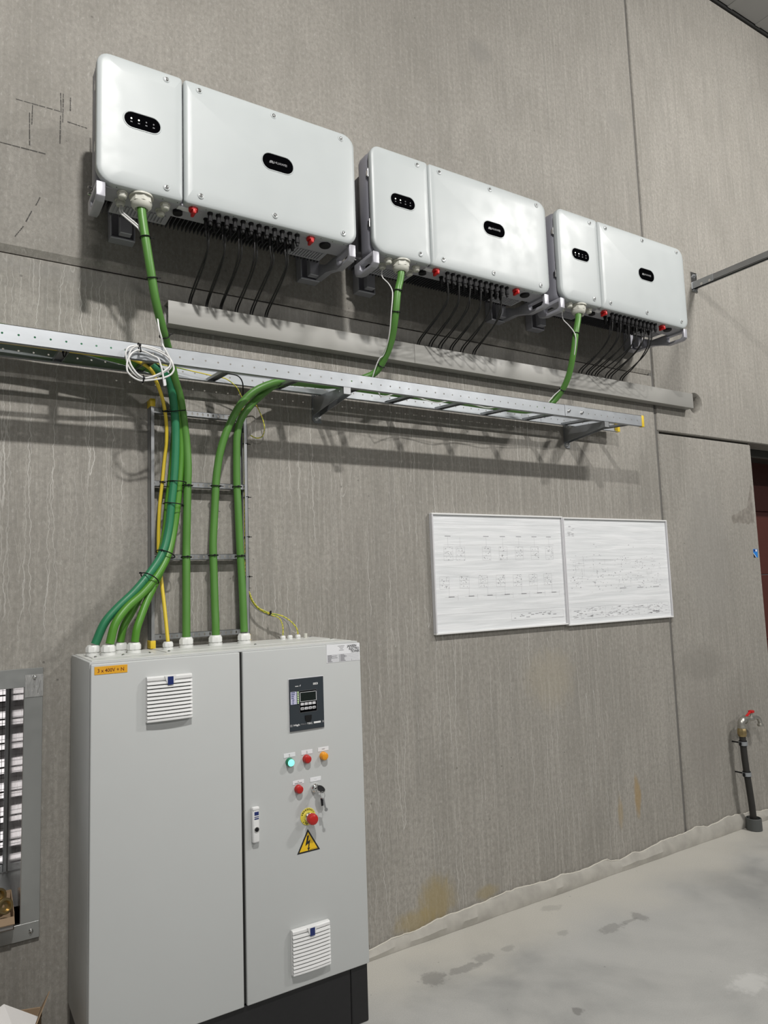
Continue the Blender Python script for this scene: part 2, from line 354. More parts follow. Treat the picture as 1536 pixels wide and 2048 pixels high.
class MB:
    def __init__(s):
        s.bm = bmesh.new()
    def box(s, x0, x1, y0, y1, z0, z1, bev=0.0, seg=2, mtx=None):
        b = bmesh.new()
        bmesh.ops.create_cube(b, size=1.0)
        bmesh.ops.transform(b, verts=b.verts, matrix=Matrix.Translation(((x0 + x1) / 2, (y0 + y1) / 2, (z0 + z1) / 2)) @ Matrix.Diagonal((abs(x1 - x0), abs(y1 - y0), abs(z1 - z0), 1)))
        if bev:
            bmesh.ops.bevel(b, geom=list(b.edges), offset=bev, segments=seg, profile=0.5, affect='EDGES')
        return s.add(b, mtx)
    def add(s, b, mtx=None):
        if mtx is not None:
            bmesh.ops.transform(b, verts=b.verts, matrix=mtx)
        me = bpy.data.meshes.new('tmp')
        b.to_mesh(me); b.free()
        s.bm.from_mesh(me)
        bpy.data.meshes.remove(me)
        return s
    def lathe(s, origin, axis, prof, seg=20, caps=True):
        """prof: list of (distance along axis, radius)"""
        a = Vector(axis).normalized(); o = Vector(origin)
        u = a.orthogonal().normalized(); v = a.cross(u)
        rings = []
        for (t, r) in prof:
            rings.append([s.bm.verts.new(o + a * t + (u * math.cos(2 * math.pi * k / seg) + v * math.sin(2 * math.pi * k / seg)) * r) for k in range(seg)])
        for q, w in zip(rings, rings[1:]):
            for k in range(seg):
                s.bm.faces.new((q[k], q[(k + 1) % seg], w[(k + 1) % seg], w[k]))
        if caps:
            s.bm.faces.new(rings[0][::-1]); s.bm.faces.new(rings[-1])
        return s
    def cyl(s, p0, p1, r, seg=16, r2=None):
        d = Vector(p1) - Vector(p0)
        return s.lathe(p0, d, [(0, r), (d.length, r if r2 is None else r2)], seg)
    def tube(s, pts, r, seg=10, smooth=6, closed=False, raw=False):
        P = [Vector(p) for p in pts] if raw else catmull(pts, smooth)
        n = len(P)
        T = []
        for i in range(n):
            if closed:
                d = P[(i + 1) % n] - P[i - 1]
            else:
                d = P[min(i + 1, n - 1)] - P[max(i - 1, 0)]
            T.append(d.normalized() if d.length > 1e-9 else Vector((0, 0, 1)))
        u = T[0].orthogonal().normalized()
        rings = []
        for i in range(n):
            u = (u - T[i] * u.dot(T[i]))
            u = u.normalized() if u.length > 1e-6 else T[i].orthogonal().normalized()
            v = T[i].cross(u)
            rr = r[i] if isinstance(r, list) else r
            rings.append([s.bm.verts.new(P[i] + (u * math.cos(2 * math.pi * k / seg) + v * math.sin(2 * math.pi * k / seg)) * rr) for k in range(seg)])
        prs = list(zip(rings, rings[1:])) + ([(rings[-1], rings[0])] if closed else [])
        for q, w in prs:
            for k in range(seg):
                s.bm.faces.new((q[k], q[(k + 1) % seg], w[(k + 1) % seg], w[k]))
        if not closed:
            s.bm.faces.new(rings[0][::-1]); s.bm.faces.new(rings[-1])
        return s
    def prism(s, outline, plane, t0, t1, holes=(), bev=0.0):
        """outline in 2D; plane 'xz' (thickness along y), 'yz' (along x) or 'xy' (along z)"""
        def P(a, b, t):
            return {'xz': (a, t, b), 'yz': (t, a, b), 'xy': (a, b, t)}[plane]
        b = bmesh.new()
        loops = [list(outline)] + [list(h) for h in holes]
        es = []
        for lp in loops:
            vs = [b.verts.new(P(q[0], q[1], t0)) for q in lp]
            es += [b.edges.new((vs[i], vs[(i + 1) % len(vs)])) for i in range(len(vs))]
        if holes:
            bmesh.ops.triangle_fill(b, edges=es, use_beauty=True, use_dissolve=False)
        else:
            b.faces.new([v for v in b.verts])
        r = bmesh.ops.extrude_face_region(b, geom=list(b.faces))
        d = Vector(P(0, 0, t1)) - Vector(P(0, 0, t0))
        bmesh.ops.translate(b, verts=[g for g in r['geom'] if isinstance(g, bmesh.types.BMVert)], vec=d)
        bmesh.ops.recalc_face_normals(b, faces=b.faces)
        if bev:
            bmesh.ops.bevel(b, geom=[e for e in b.edges if e.is_manifold and e.calc_face_angle(0) > 0.6], offset=bev, segments=2, profile=0.5, affect='EDGES')
        return s.add(b)
    def holed(s, x0, x1, z0, z1, y, t, xs, zc, rx, rz=None, n_axis='x'):
        """strip in the xz plane with a row of real holes at xs, thickness t along y"""
        rz = rz or rx
        xs = sorted(q for q in xs if x0 + rx * 1.5 < q < x1 - rx * 1.5)
        cuts = [x0] + [(a + b) / 2 for a, b in zip(xs, xs[1:])] + [x1]
        for yy, flip in ((y, False), (y + t, True)):
            for k, hx in enumerate(xs):
                a, c = cuts[k], cuts[k + 1]
                outer = [(c, zc), (c, z1), (hx, z1), (a, z1), (a, zc), (a, z0), (hx, z0), (c, z0)]
                inner = [(hx + rx * math.cos(q * math.pi / 4), zc + rz * math.sin(q * math.pi / 4)) for q in range(8)]
                O = [s.bm.verts.new((p[0], yy, p[1])) for p in outer]
                I = [s.bm.verts.new((p[0], yy, p[1])) for p in inner]
                for q in range(8):
                    f = (O[q], O[(q + 1) % 8], I[(q + 1) % 8], I[q])
                    s.bm.faces.new(f if flip else f[::-1])
                if not flip:
                    J = [s.bm.verts.new((p[0], y + t, p[1])) for p in inner]
                    for q in range(8):
                        s.bm.faces.new((I[q], I[(q + 1) % 8], J[(q + 1) % 8], J[q]))
        for (xa, za, xb, zb) in ((x0, z0, x1, z0), (x1, z0, x1, z1), (x1, z1, x0, z1), (x0, z1, x0, z0)):
            v = [s.bm.verts.new(q) for q in ((xa, y, za), (xb, y, zb), (xb, y + t, zb), (xa, y + t, za))]
            s.bm.faces.new(v)
        return s
    def rrect(s, x0, x1, z0, z1, rads, rings, fill=True):
        """rounded-rectangle skin facing -y. rads = (bl, br, tr, tl); rings = [(inset_l, inset_r, inset_tb, y)]"""
        loops = []
        for (il, ir, it, y) in rings:
            pts = []
            for (cx, cz, a0, r, sx, sz) in ((x0, z0, 180, rads[0], 1, 1), (x1, z0, 270, rads[1], -1, 1), (x1, z1, 0, rads[2], -1, -1), (x0, z1, 90, rads[3], 1, -1)):
                ix = il if sx > 0 else ir
                rx = max(r - ix, 0.001); rz = max(r - it, 0.001)
                ccx = cx + sx * max(r, ix + 0.001); ccz = cz + sz * max(r, it + 0.001)
                for k in range(7):
                    a = R(a0 + 15 * k)
                    pts.append((ccx + rx * math.cos(a), y, ccz + rz * math.sin(a)))
            loops.append([s.bm.verts.new(p) for p in pts])
        for q, w in zip(loops, loops[1:]):
            m = len(q)
            for k in range(m):
                s.bm.faces.new((q[k], q[(k + 1) % m], w[(k + 1) % m], w[k]))
        if fill:
            s.bm.faces.new(loops[-1])
        return s
    def text(s, txt, size, mtx, ext=0.0003, align='LEFT', bold=0.0, space=1.0, xs=1.0):
        cu = bpy.data.curves.new('t', 'FONT')
        cu.body = txt; cu.size = size; cu.extrude = ext; cu.align_x = align; cu.offset = bold
        cu.space_character = space; cu.resolution_u = 2
        o = bpy.data.objects.new('t', cu)
        COL.objects.link(o)
        dg = bpy.context.evaluated_depsgraph_get()
        me = bpy.data.meshes.new_from_object(o.evaluated_get(dg))
        bpy.data.objects.remove(o); bpy.data.curves.remove(cu)
        me.transform(mtx @ Matrix.Diagonal((xs, 1, 1, 1)))
        s.bm.from_mesh(me)
        bpy.data.meshes.remove(me)
        return s
    def build(s, name, m, parent=None, smooth=True, angle=35, recalc=True):
        if recalc:
            bmesh.ops.recalc_face_normals(s.bm, faces=s.bm.faces)
        me = bpy.data.meshes.new(name)
        s.bm.to_mesh(me); s.bm.free()
        me.materials.append(MAT[m] if isinstance(m, str) else m)
        if smooth:
            me.shade_smooth()
            me.set_sharp_from_angle(angle=R(angle))
        o = bpy.data.objects.new(name, me)
        COL.objects.link(o)
        if parent is not None:
            adopt(o, parent)
        return o

def wm(o):
    m = Matrix.Translation(o.location)
    if o.parent is not None:
        m = wm(o.parent) @ o.matrix_parent_inverse @ m
    return m
def adopt(o, parent):
    o.parent = parent
    o.matrix_parent_inverse = wm(parent).inverted()
def tag(o, label, cat, group=None):
    o['label'] = label; o['category'] = cat
    if group: o['group'] = group
    return o
def thing(name, loc, label=None, cat=None, group=None, parent=None):
    o = bpy.data.objects.new(name, None)
    o.empty_display_size = 0.1
    o.location = loc
    COL.objects.link(o)
    if label: tag(o, label, cat, group)
    return o
def struct(o):
    o['kind'] = 'structure'
    return o
def dup(root, shift):
    kids = {}
    for q in bpy.data.objects:
        if q.parent is not None:
            kids.setdefault(q.parent.name, []).append(q)
    r = root.copy(); COL.objects.link(r)
    r.location = Vector(root.location) + Vector(shift)
    for ch in kids.get(root.name, []):
        c = ch.copy(); COL.objects.link(c); c.parent = r; c.matrix_parent_inverse = ch.matrix_parent_inverse.copy()
        for g in kids.get(ch.name, []):
            d = g.copy(); COL.objects.link(d); d.parent = c; d.matrix_parent_inverse = g.matrix_parent_inverse.copy()
    return r
def facing(x, y, z):   # text matrix on a surface that faces -y
    return Matrix.Translation((x, y, z)) @ Matrix.Rotation(R(90), 4, 'X')

# ================================================================== STRUCTURE
wall = struct(thing('wall_back', (3.0, 0, 0)))
XJ, ZJ, ZR, XD = 3.6627, 2.8853, 2.5205, 4.682
def panel(x0, x1, z0, z1, m='wall', hole=None, lowbev=0.0, opening=None):
    b = MB()
    if lowbev:
        b.prism([(0.0, z0 + 0.026), (0.0, z1), (0.16, z1), (0.16, z0), (lowbev, z0)], 'yz', x0, x1)
    else:
        b.box(x0, x1, 0.0, 0.16, z0, z1, 0.006, 1)
    o = b.build('concrete_panel', m, wall, smooth=False)
    if opening:
        hole = opening
        c = MB().box(opening[0], opening[1], -0.1, 0.3, opening[2], opening[3]).build('core', 'joint')
    elif hole:
        c = MB().cyl((hole[0], -0.1, hole[1]), (hole[0], 0.3, hole[1]), hole[2], 40).build('core', 'joint')
    if hole:
        md = o.modifiers.new('core', 'BOOLEAN'); md.object = c; md.operation = 'DIFFERENCE'; md.solver = 'EXACT'
        dg = bpy.context.evaluated_depsgraph_get()
        me = bpy.data.meshes.new_from_object(o.evaluated_get(dg))
        o.modifiers.clear(); o.data = me
        bpy.data.objects.remove(c)
    return o
panel(-4.0, XJ - 0.011, ZJ + 0.006, 5.93, lowbev=0.014)
panel(-4.0, XJ - 0.011, 0.0, ZJ - 0.002, opening=(-.69, .080, .505, 1.300))
panel(XJ + 0.011, 10.0, ZR + 0.009, 5.93, hole=(4.085, 2.748, 0.074))
panel(XJ + 0.011, XD, 0.0, ZR - 0.009)
# joint sealant strips behind the open joints
MB().box(-4.0, XJ, 0.02, 0.05, ZJ - 0.03, ZJ + 0.03).build('joint_strip', 'gap', wall, smooth=False)
MB().box(XJ - 0.03, XJ + 0.03, 0.008, 0.04, -0.02, 5.93).build('joint_strip', 'joint', wall, smooth=False)
MB().box(XJ + 0.02, XD + 0.02, 0.03, 0.06, ZR - 0.03, ZR + 0.03).build('joint_strip', 'dark_frame', wall, smooth=False)
MB().box(3.98, 4.2, 0.10, 0.15, 2.65, 2.85).build('core_hole_filling', 'gap', wall, smooth=False)
# crayon marks left by the installers
for (a, b) in (((0.02, 3.498), (0.179, 3.5)), ((0.175, 3.578), (0.178, 3.496)), ((0.185, 3.578), (0.184, 3.454)), ((0.067, 3.459), (0.069, 3.324)),
               ((0.077, 3.493), (0.0755, 3.412)), ((-0.05, 3.308), (0.13, 3.3085)), ((0.201, 3.466), (0.276, 3.462)), ((0.176, 3.483), (0.175, 3.363)),
               ((0.108, 3.128), (0.093, 3.09)), ((0.08, 3.066), (0.061, 3.019)), ((0.053, 2.999), (0.024, 2.95)), ((0.211, 3.571), (0.211, 3.514))):
    b2 = MB()
    va, vb = Vector((a[0], 0, a[1])), Vector((b[0], 0, b[1]))
    d = (vb - va).normalized(); nrm = Vector((-d.z, 0, d.x))
    k = 6
    for i in range(k):
        p, q = va.lerp(vb, i / k), va.lerp(vb, (i + 0.8 + 0.2 * random.random()) / k)
        w = 0.0014 + 0.0010 * random.random()
        vs = [b2.bm.verts.new(z + Vector((0, -0.0006, 0))) for z in (p - nrm * w, q - nrm * w, q + nrm * w, p + nrm * w)]
        b2.bm.faces.new(vs)
    b2.build('crayon_mark', 'crayon', wall, smooth=False)

fl = struct(MB().box(-4.0, 10.0, -9.0, 0.75, -0.12, 0.0).build('floor', 'floor', smooth=False))
ce = struct(thing('ceiling', (3, -4, 5.95)))
for k in range(15):
    x0 = -4.0 + k * 0.95 + 0.06
    b = MB().box(x0, x0 + 0.935, -9.0, -0.016, 5.95, 6.02, 0.004, 1)
    b.box(x0 + 0.25, x0 + 0.31, -9.0, -0.016, 5.943, 5.952, 0.003, 1)
    b.box(x0 + 0.62, x0 + 0.68, -9.0, -0.016, 5.943, 5.952, 0.003, 1)
    b.build('ceiling_panel', 'ceiling', ce, smooth=False)
struct(MB().box(-4.0, 10.0, -0.012, 0.0, 5.93, 6.0).build('trim_1', 'gap', smooth=False))
MB().box(-4.0, 10.0, -9.0, 0.1, 6.02, 6.06).build('roof_deck', 'gap', ce, smooth=False)

# foam strip along the floor
prof = [(-1.2, .045), (0.2, .05), (0.9, .05), (1.30, .04), (1.445, .038), (1.55, .053), (1.696, .054), (1.819, .073), (1.93, .075), (2.06, .079), (2.2, .083), (2.234, .093), (2.26, .086),
        (2.305, .089), (2.49, .078), (2.626, .083), (2.70, .073), (2.746, .070), (2.79, .075), (2.957, .083), (3.0, .062), (3.065, .058), (3.157, .072), (3.248, .062), (3.3, .07), (3.418, .084),
        (3.618, .082), (3.68, .09), (3.751, .096), (3.80, .088), (3.856, .076), (3.95, .085), (4.054, .096), (4.12, .09), (4.256, .08), (4.468, .058), (4.68, .06)]
b = MB()
prev = None
crest = []
N = 420
for i in range(N + 1):
    x = -1.2 + (XD + 1.2) * i / N
    for q, w in zip(prof, prof[1:]):
        if q[0] <= x <= w[0]:
            t = (x - q[0]) / (w[0] - q[0]); h = q[1] + (w[1] - q[1]) * (3 * t * t - 2 * t ** 3)
    h += 0.0025 * math.sin(x * 61) * math.sin(x * 17 + 1) + random.uniform(-.0012, .0012)
    bul = 0.004 * math.sin(x * 9) + 0.003 * math.sin(x * 23 + 2)
    ring = [(x, -0.002, 0.001), (x, -0.030 + bul * .4, 0.001), (x, -0.034 + bul, h * .45), (x, -0.020 + bul, h * .85), (x, -0.016 + bul, h - .003), (x, -0.010, h), (x, -0.002, h - .004)]
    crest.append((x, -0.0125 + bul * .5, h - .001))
    cur = [b.bm.verts.new(p) for p in ring]
    if prev:
        for k in range(6):
            b.bm.faces.new((prev[k], prev[k + 1], cur[k + 1], cur[k]))
    prev = cur
bb = struct(b.build('baseboard_back', 'foam'))
MB().tube(crest, .0026, 6, raw=True).build('lit_rim', 'foam_lit_rim', bb)  # added pale tube along the crest, paints the brightly lit top rim

# doorway at the right: deep opening, black header rails, dark red sectional door
d1 = struct(thing('door_1', (6.4, 0.4, 0)))
MB().box(XD, 10.0, 0.10, 0.55, ZR + 0.012, ZR + 0.06).build('header_rail', 'dark_frame', d1, smooth=False)
MB().box(XD + 0.02, 10.0, 0.16, 0.20, 2.468, ZR + 0.012, 0.004, 1).build('header_rail', 'dark_frame', d1, smooth=False)
MB().box(XD - 0.06, XD - 0.004, 0.17, 0.62, 0.0, 2.53).build('jamb', 'gap', d1, smooth=False)
for k in range(5):
    MB().box(XD - 0.05, 10.0, 0.55, 0.60, 0.002 + k * 0.53, 0.002 + k * 0.53 + 0.526, 0.006, 1).build('door_section', 'door', d1, smooth=False)

# ================================================================== DUCT
td = thing('cable_trunking', (2.27, 0, 2.69), 'long pale grey cable trunking on the wall below the white inverters', 'trunking')
DX0, DX1, DY, DZ0, DZ1 = 0.575, 3.975, -0.06, 2.692, 2.787
b = MB().box(DX0, DX1, -0.0035, -0.0005, DZ0, DZ1).box(DX0, DX1, DY + 0.004, -0.001, DZ0, DZ0 + 0.003).box(DX0, DX1, DY + 0.004, -0.001, DZ1 - 0.003, DZ1)
b.build('trunking_base', 'duct', td, smooth=False)
for x0, x1 in ((DX0, 1.775), (1.7765, DX1)):
    MB().box(x0, x1, DY, DY + 0.0035, DZ0 - 0.001, DZ1 + 0.001, 0.0012, 2).build('trunking_lid', 'duct', td)
MB().box(DX1 - 0.008, DX1 - 0.004, DY + 0.004, -0.003, DZ0 + 0.003, DZ1 - 0.003).build('end_plate', 'gap', td, smooth=False)

# ================================================================== HORIZONTAL CABLE TRAY
tt = thing('cable_tray', (1.4, -0.15, 2.46), 'galvanised ladder cable tray on wall brackets with yellow end caps', 'cable tray')
TO, TI = -0.29, -0.06
TZO, TZI, TH = 2.449, 2.468, 0.061      # the tray sags a little outwards
def rail(x0, x1, y, holes, face):   # face -1: flanges point to the wall, +1: to the room
    TZ0 = TZO if face < 0 else TZI
    TZ1 = TZ0 + TH
    b = MB().holed(x0, x1, TZ0, TZ1, y, 0.0018, holes, (TZ0 + TZ1) / 2 - 0.001, 0.0036)
    ya, yb = (y, y + 0.016) if face < 0 else (y - 0.016, y + 0.0018)
    b.box(x0, x1, ya, yb, TZ1 - 0.0016, TZ1)
    b.box(x0, x1, ya, yb, TZ0, TZ0 + 0.0016)
    return b
hs = [-0.028 + 0.0486 * k for k in range(-50, 70)]
rail(-2.5, 2.546, TO, hs, -1).build('outer_rail', 'galv', tt, smooth=False)
rail(2.5475, 3.15, TO, [2.722 + 0.0486 * k for k in range(9)], -1).build('outer_rail', 'galv', tt, smooth=False)
rail(-2.5, 2.60, TI, [-0.01 + 0.0494 * k for k in range(-50, 60)], 1).build('inner_rail', 'galv', tt, smooth=False)
rail(2.602, 3.205, TI, [2.63 + 0.0494 * k for k in range(12)], 1).build('inner_rail', 'galv', tt, smooth=False)
for yy, tz, dx in ((TO - 0.0025, TZO, 0.0), (TI + 0.0022, TZI, 0.05)):
    MB().box(2.547 + dx, 2.697 + dx, yy, yy + 0.0022, tz + 0.001, tz + TH - 0.001, 0.0008, 1).build('splice_plate', 'galv', tt)
for x in (2.572, 2.668):
    MB().lathe((x, TO - 0.0025, 2.479), (0, -1, 0), [(0, 0.0095), (0.002, 0.0095), (0.002, 0.0062), (0.008, 0.0062), (0.0085, 0.004), (0.012, 0.004)], 12).build('bolt', 'chrome', tt)
for k in range(-9, 11):
    x = 0.165 + 0.2895 * k
    if x > 3.12: continue
    zs = [TZO + 0.012, TZI + 0.012]
    b = MB()
    for xa, xb, dz0, dz1 in ((x - 0.016, x + 0.016, 0.0, 0.0016), (x - 0.016, x - 0.0145, -0.010, 0.0), (x + 0.0145, x + 0.016, -0.010, 0.0)):
        b.prism([(TO + 0.003, zs[0] + dz0), (TI - 0.001, zs[1] + dz0), (TI - 0.001, zs[1] + dz1), (TO + 0.003, zs[0] + dz1)], 'yz', xa, xb)
    b.build('rung', 'galv_dark', tt, smooth=False)
MB().box(3.148, 3.168, TO - 0.002, TO + 0.020, TZO - 0.002, TZO + TH + 0.002, 0.002).build('end_cap', 'cap_yellow', tt)
MB().box(3.200, 3.220, TI - 0.020, TI + 0.004, TZI - 0.002, TZI + TH + 0.002, 0.002).build('end_cap', 'cap_yellow', tt)
# two wall brackets
def bracket(x, label):
    t = thing('tray_bracket', (x, 0, 2.38), label, 'bracket', 'tray brackets')
    poly = [(-0.296, 2.447), (-0.296, 2.418), (-0.004, 2.388), (-0.004, 2.471)]
    hole = [[(-0.262 + 0.006 * math.cos(a), 2.434 + 0.006 * math.sin(a)) for a in [R(45 * k) for k in range(8)]]]
    b = MB()
    for xx in (x - 0.019, x + 0.017):
        b.prism(poly, 'yz', xx, xx + 0.002, hole)
    b.box(x - 0.019, x + 0.019, -0.296, -0.2945, 2.418, 2.447)
    b.build('arm', 'galv_dark', t, smooth=False)
    MB().prism([(x - 0.022, 2.505), (x - 0.022, 2.370), (x - 0.010, 2.355), (x + 0.022, 2.355), (x + 0.022, 2.505)], 'xz', -0.0045, -0.0005).build('foot_plate', 'galv_dark', t, smooth=False)
    for z in (2.375, 2.49):
        MB().lathe((x, -0.0045, z), (0, -1, 0), [(0, 0.010), (0.0015, 0.010), (0.0015, 0.0065), (0.007, 0.0065), (0.0075, 0.004), (0.013, 0.004)], 10).build('anchor_bolt', 'chrome', t)
bracket(1.258, 'steel wall bracket under the middle of the cable tray')
bracket(2.852, 'steel wall bracket under the right end of the cable tray')

# ================================================================== VERTICAL CABLE LADDER
tl = thing('cable_ladder', (0.71, 0, 1.4), 'vertical grey steel cable ladder on the wall above the cabinet', 'cable ladder')
for (x0, sgn) in ((0.507, 1), (0.905, -1)):
    xa, xb = (x0, x0 + 0.0018) if sgn > 0 else (x0 - 0.0018, x0)
    b = MB().box(xa, xb, -0.052, -0.002, 1.41, 2.365)
    b.box(min(x0, x0 + sgn * 0.014), max(x0, x0 + sgn * 0.014), -0.052, -0.0502, 1.41, 2.365)
    b.box(min(x0, x0 + sgn * 0.014), max(x0, x0 + sgn * 0.014), -0.0035, -0.002, 1.41, 2.365)
    b.build('side_rail', 'galv_dark', tl, smooth=False)
    for z0, z1 in ((1.402, 1.432), (2.345, 2.376)):
        MB().box(min(x0 - sgn * .002, x0 + sgn * 0.018), max(x0 - sgn * .002, x0 + sgn * 0.018), -0.055, -0.001, z0, z1, 0.002).build('end_cap', 'cap_yellow', tl)
for z in (2.332, 2.040, 1.750, 1.444):
    b = MB().holed(0.509, 0.903, z - 0.011, z + 0.011, -0.044, 0.0016, [0.522 + 0.0218 * k for k in range(18)], z, 0.0034, 0.0062)
    b.box(0.509, 0.903, -0.044, -0.022, z + 0.0098, z + 0.011).box(0.509, 0.903, -0.044, -0.022, z - 0.011, z - 0.0098)
    b.build('rung', 'galv_dark', tl, smooth=False)

# ================================================================== INVERTERS
IX, IZ, IY = 0.2434, 3.037, -0.386
IW, IH = 1.035, 0.487
inv = thing('solar_inverter', (IX + IW / 2, 0, IZ))
def P(x, y, z): return (IX + x, y, IZ + z)
def cover(x0, x1, rads, il, ir):
    b = MB()
    rings = [(0.004, 0.004, 0.004, IY + 0.034), (0, 0, 0, IY + 0.030), (0, 0, 0, IY + 0.012), (0.0012, 0.0012, 0.0012, IY + 0.0075), (0.004, 0.003, 0.004, IY + 0.0045),
             (0.018 * il, 0.018 * ir, 0.014, IY + 0.0018), (0.045 * il, 0.045 * ir, 0.03, IY - 0.0012), (0.085 * il, 0.085 * ir, 0.055, IY - 0.0028)]
    b.rrect(IX + x0, IX + x1, IZ, IZ + IH, rads, rings)
    return b
c1 = cover(0.0, 0.3005, (0.062, 0.014, 0.014, 0.045), 1.0, 0.35).build('front_cover', 'inv_white', inv, angle=60)
c2 = cover(0.3055, IW, (0.014, 0.055, 0.055, 0.014), 0.35, 1.0).build('front_cover', 'inv_white', inv, angle=60)
def capsule(cx, cz, hw, hh, cov):
    pts = lambda e: [(cx + sx * (hw - hh) + (hh + e) * math.cos(R(a)), cz + (hh + e) * math.sin(R(a))) for sx, a0 in ((1, -90), (-1, 90)) for a in [a0 + 15 * k for k in range(13)]]
    b = MB()
    yy = IY - 0.0030
    o, i2 = pts(0.0045), pts(0.0)
    loops = [[b.bm.verts.new((p[0], y, p[1])) for p in pp] for pp, y in ((pts(0.0065), yy + 0.0012), (pts(0.004), yy - 0.0014), (pts(0.0015), yy - 0.0014), (pts(0.0), yy + 0.0002))]
    for q, w in zip(loops, loops[1:]):
        for k in range(len(q)):
            b.bm.faces.new((q[k], q[(k + 1) % len(q)], w[(k + 1) % len(q)], w[k]))
    b.build('window_rim', 'inv_white', inv)
    g = MB()
    g.bm.faces.new([g.bm.verts.new((p[0], yy - 0.0003, p[1])) for p in i2])
    g.build('window_face', 'gloss', inv, smooth=False)
    return yy - 0.0003
g1x, g1z = IX + 0.154, IZ + 0.257
yy = capsule(g1x, g1z, 0.063, 0.0285, c1)
wf = [o for o in bpy.data.objects if o.name.startswith('window_face')][-1]
for k in range(4):
    x = g1x - 0.039 + 0.026 * k
    m = 'led' if k < 2 else 'led_off'
    MB().lathe((x, yy, g1z + 0.004), (0, -1, 0), [(0, 0.0030), (0.0006, 0.0028)], 10).build('indicator_led', m, wf)
    MB().box(x - 0.0035, x + 0.0035, yy - 0.0004, yy, g1z - 0.0105, g1z - 0.0065).build('pictogram', 'led_off', wf, smooth=False)
g2x, g2z = IX + 0.678, IZ + 0.257
yy = capsule(g2x, g2z, 0.0655, 0.033, c2)
b = MB()
b.text('HUAWEI', 0.0135, facing(g2x - 0.0165, yy - 0.0004, g2z - 0.0045), 0.0002, bold=0.0002, xs=1.05)
for k in range(8):   # eight petals fanned over the base of the emblem
    a = R(180 - (12 + k * 22.3)); L = 0.0122 if 1 < k < 6 else 0.0105
    c = Vector((g2x - 0.0275, yy - 0.0004, g2z - 0.0065))
    d = Vector((math.cos(a), 0, math.sin(a))); nn = Vector((-d.z, 0, d.x))
    prof2 = [(0.16, 0.0002), (0.45, 0.0013), (0.75, 0.0019), (0.95, 0.0012), (1.0, 0.0002)]
    vs = [b.bm.verts.new(c + d * (L * t) + nn * w) for t, w in prof2] + [b.bm.verts.new(c + d * (L * t) - nn * w) for t, w in reversed(prof2)]
    b.bm.faces.new(vs)
wf2 = [o for o in bpy.data.objects if o.name.startswith('window_face') and o is not wf][-1]
b.build('lettering', 'print_grey', wf2, smooth=False)
for (x, z, cov) in ((0.240, 0.455, c1), (0.239, 0.036, c1), (0.362, 0.455, c2), (0.365, 0.038, c2), (0.664, 0.455, c2), (0.662, 0.037, c2), (0.968, 0.455, c2), (0.967, 0.037, c2)):
    o = MB().lathe(P(x, IY - 0.0010, z), (0, -1, 0), [(0.0, 0.0125), (0.0022, 0.0118), (0.0028, 0.0102), (0.0020, 0.0090), (0.0018, 0.004)], 18).build('screw_recess', 'inv_white', inv)
    MB().lathe(P(x, IY - 0.0026, z), (0, -1, 0), [(0, 0.0078), (0.002, 0.0074), (0.0024, 0.0046), (0.0055, 0.0042), (0.0062, 0.0026), (0.0045, 0.0022), (0.0045, 0.0005)], 14).build('screw', 'chrome', o)
# casing behind the covers
b = MB()
b.box(IX + 0.004, IX + IW - 0.004, IY + 0.034, -0.245, IZ + 0.004, IZ + IH - 0.004, 0.03, 3)
b.build('casing', 'inv_grey', inv)
MB().box(IX + 0.006, IX + IW - 0.006, IY + 0.030, -0.262, IZ - 0.0015, IZ + 0.008, 0.002, 1).build('bottom_plate', 'inv_bottom', inv)
b = MB()
b.box(IX + 0.03, IX + IW - 0.03, -0.25, -0.235, IZ + 0.03, IZ + IH - 0.03)
for k in range(60):
    x = IX + 0.04 + k * (IW - 0.08) / 59
    b.box(x - 0.0016, x + 0.0016, -0.236, -0.085, IZ + 0.04, IZ + IH - 0.05)
b.build('heat_sink', 'fin', inv, smooth=False)
for x0, x1 in ((0.08, 0.29), (0.80, 0.96)):
    b = MB().box(IX + x0, IX + x1, -0.262, -0.175, IZ + 0.002, IZ + 0.010, 0.002, 1)
    n = int((x1 - x0 - 0.03) / 0.0125)
    for k in range(n + 1):
        x = IX + x0 + 0.015 + k * 0.0125
        b.box(x - 0.0032, x + 0.0032, -0.252, -0.190, IZ - 0.003, IZ + 0.004)
    b.build('vent_grille', 'inv_bottom', inv, smooth=False)
for k in range(18):
    MB().cyl(P(0.07 + k * 0.0535, IY + 0.019, 0.0006), P(0.07 + k * 0.0535, IY + 0.019, -0.0004), 0.0022, 8).build('drain_hole', 'gap', inv)
# cable glands
def gland(x, y, r, big=False):
    hx = 6 if not big else 8
    b = MB().lathe(P(x, y, 0), (0, 0, -1), [(0, r * 1.12), (0.006, r * 1.12)], 24)
    b.lathe(P(x, y, -0.006), (0, 0, -1), [(0, r * 0.98), (r * 0.55, r * 1.02)], hx)
    b.lathe(P(x, y, -0.006 - r * 0.55), (0, 0, -1), [(0, r * 0.95), (r * 0.3, r * 0.92), (r * 0.55, r * 0.72), (r * 0.6, r * 0.60), (r * 0.35, r * 0.52)], 24)
    b.build('cable_gland', 'gland', inv)
    return -0.006 - r * 1.1
gland(0.160, -0.345, 0.038, True)
for (x, y) in ((0.094, -0.345), (0.098, -0.29), (0.247, -0.338), (0.243, -0.288)):
    gland(x, y, 0.0165)
MB().lathe(P(0.300, -0.311, 0), (0, 0, -1), [(0, 0.018), (0.014, 0.018), (0.016, 0.014)], 16).build('blanking_cap', 'black', inv)
MB().lathe(P(0.909, -0.331, 0), (0, 0, -1), [(0, 0.024), (0.008, 0.024), (0.012, 0.020)], 20).build('blanking_cap', 'black', inv)
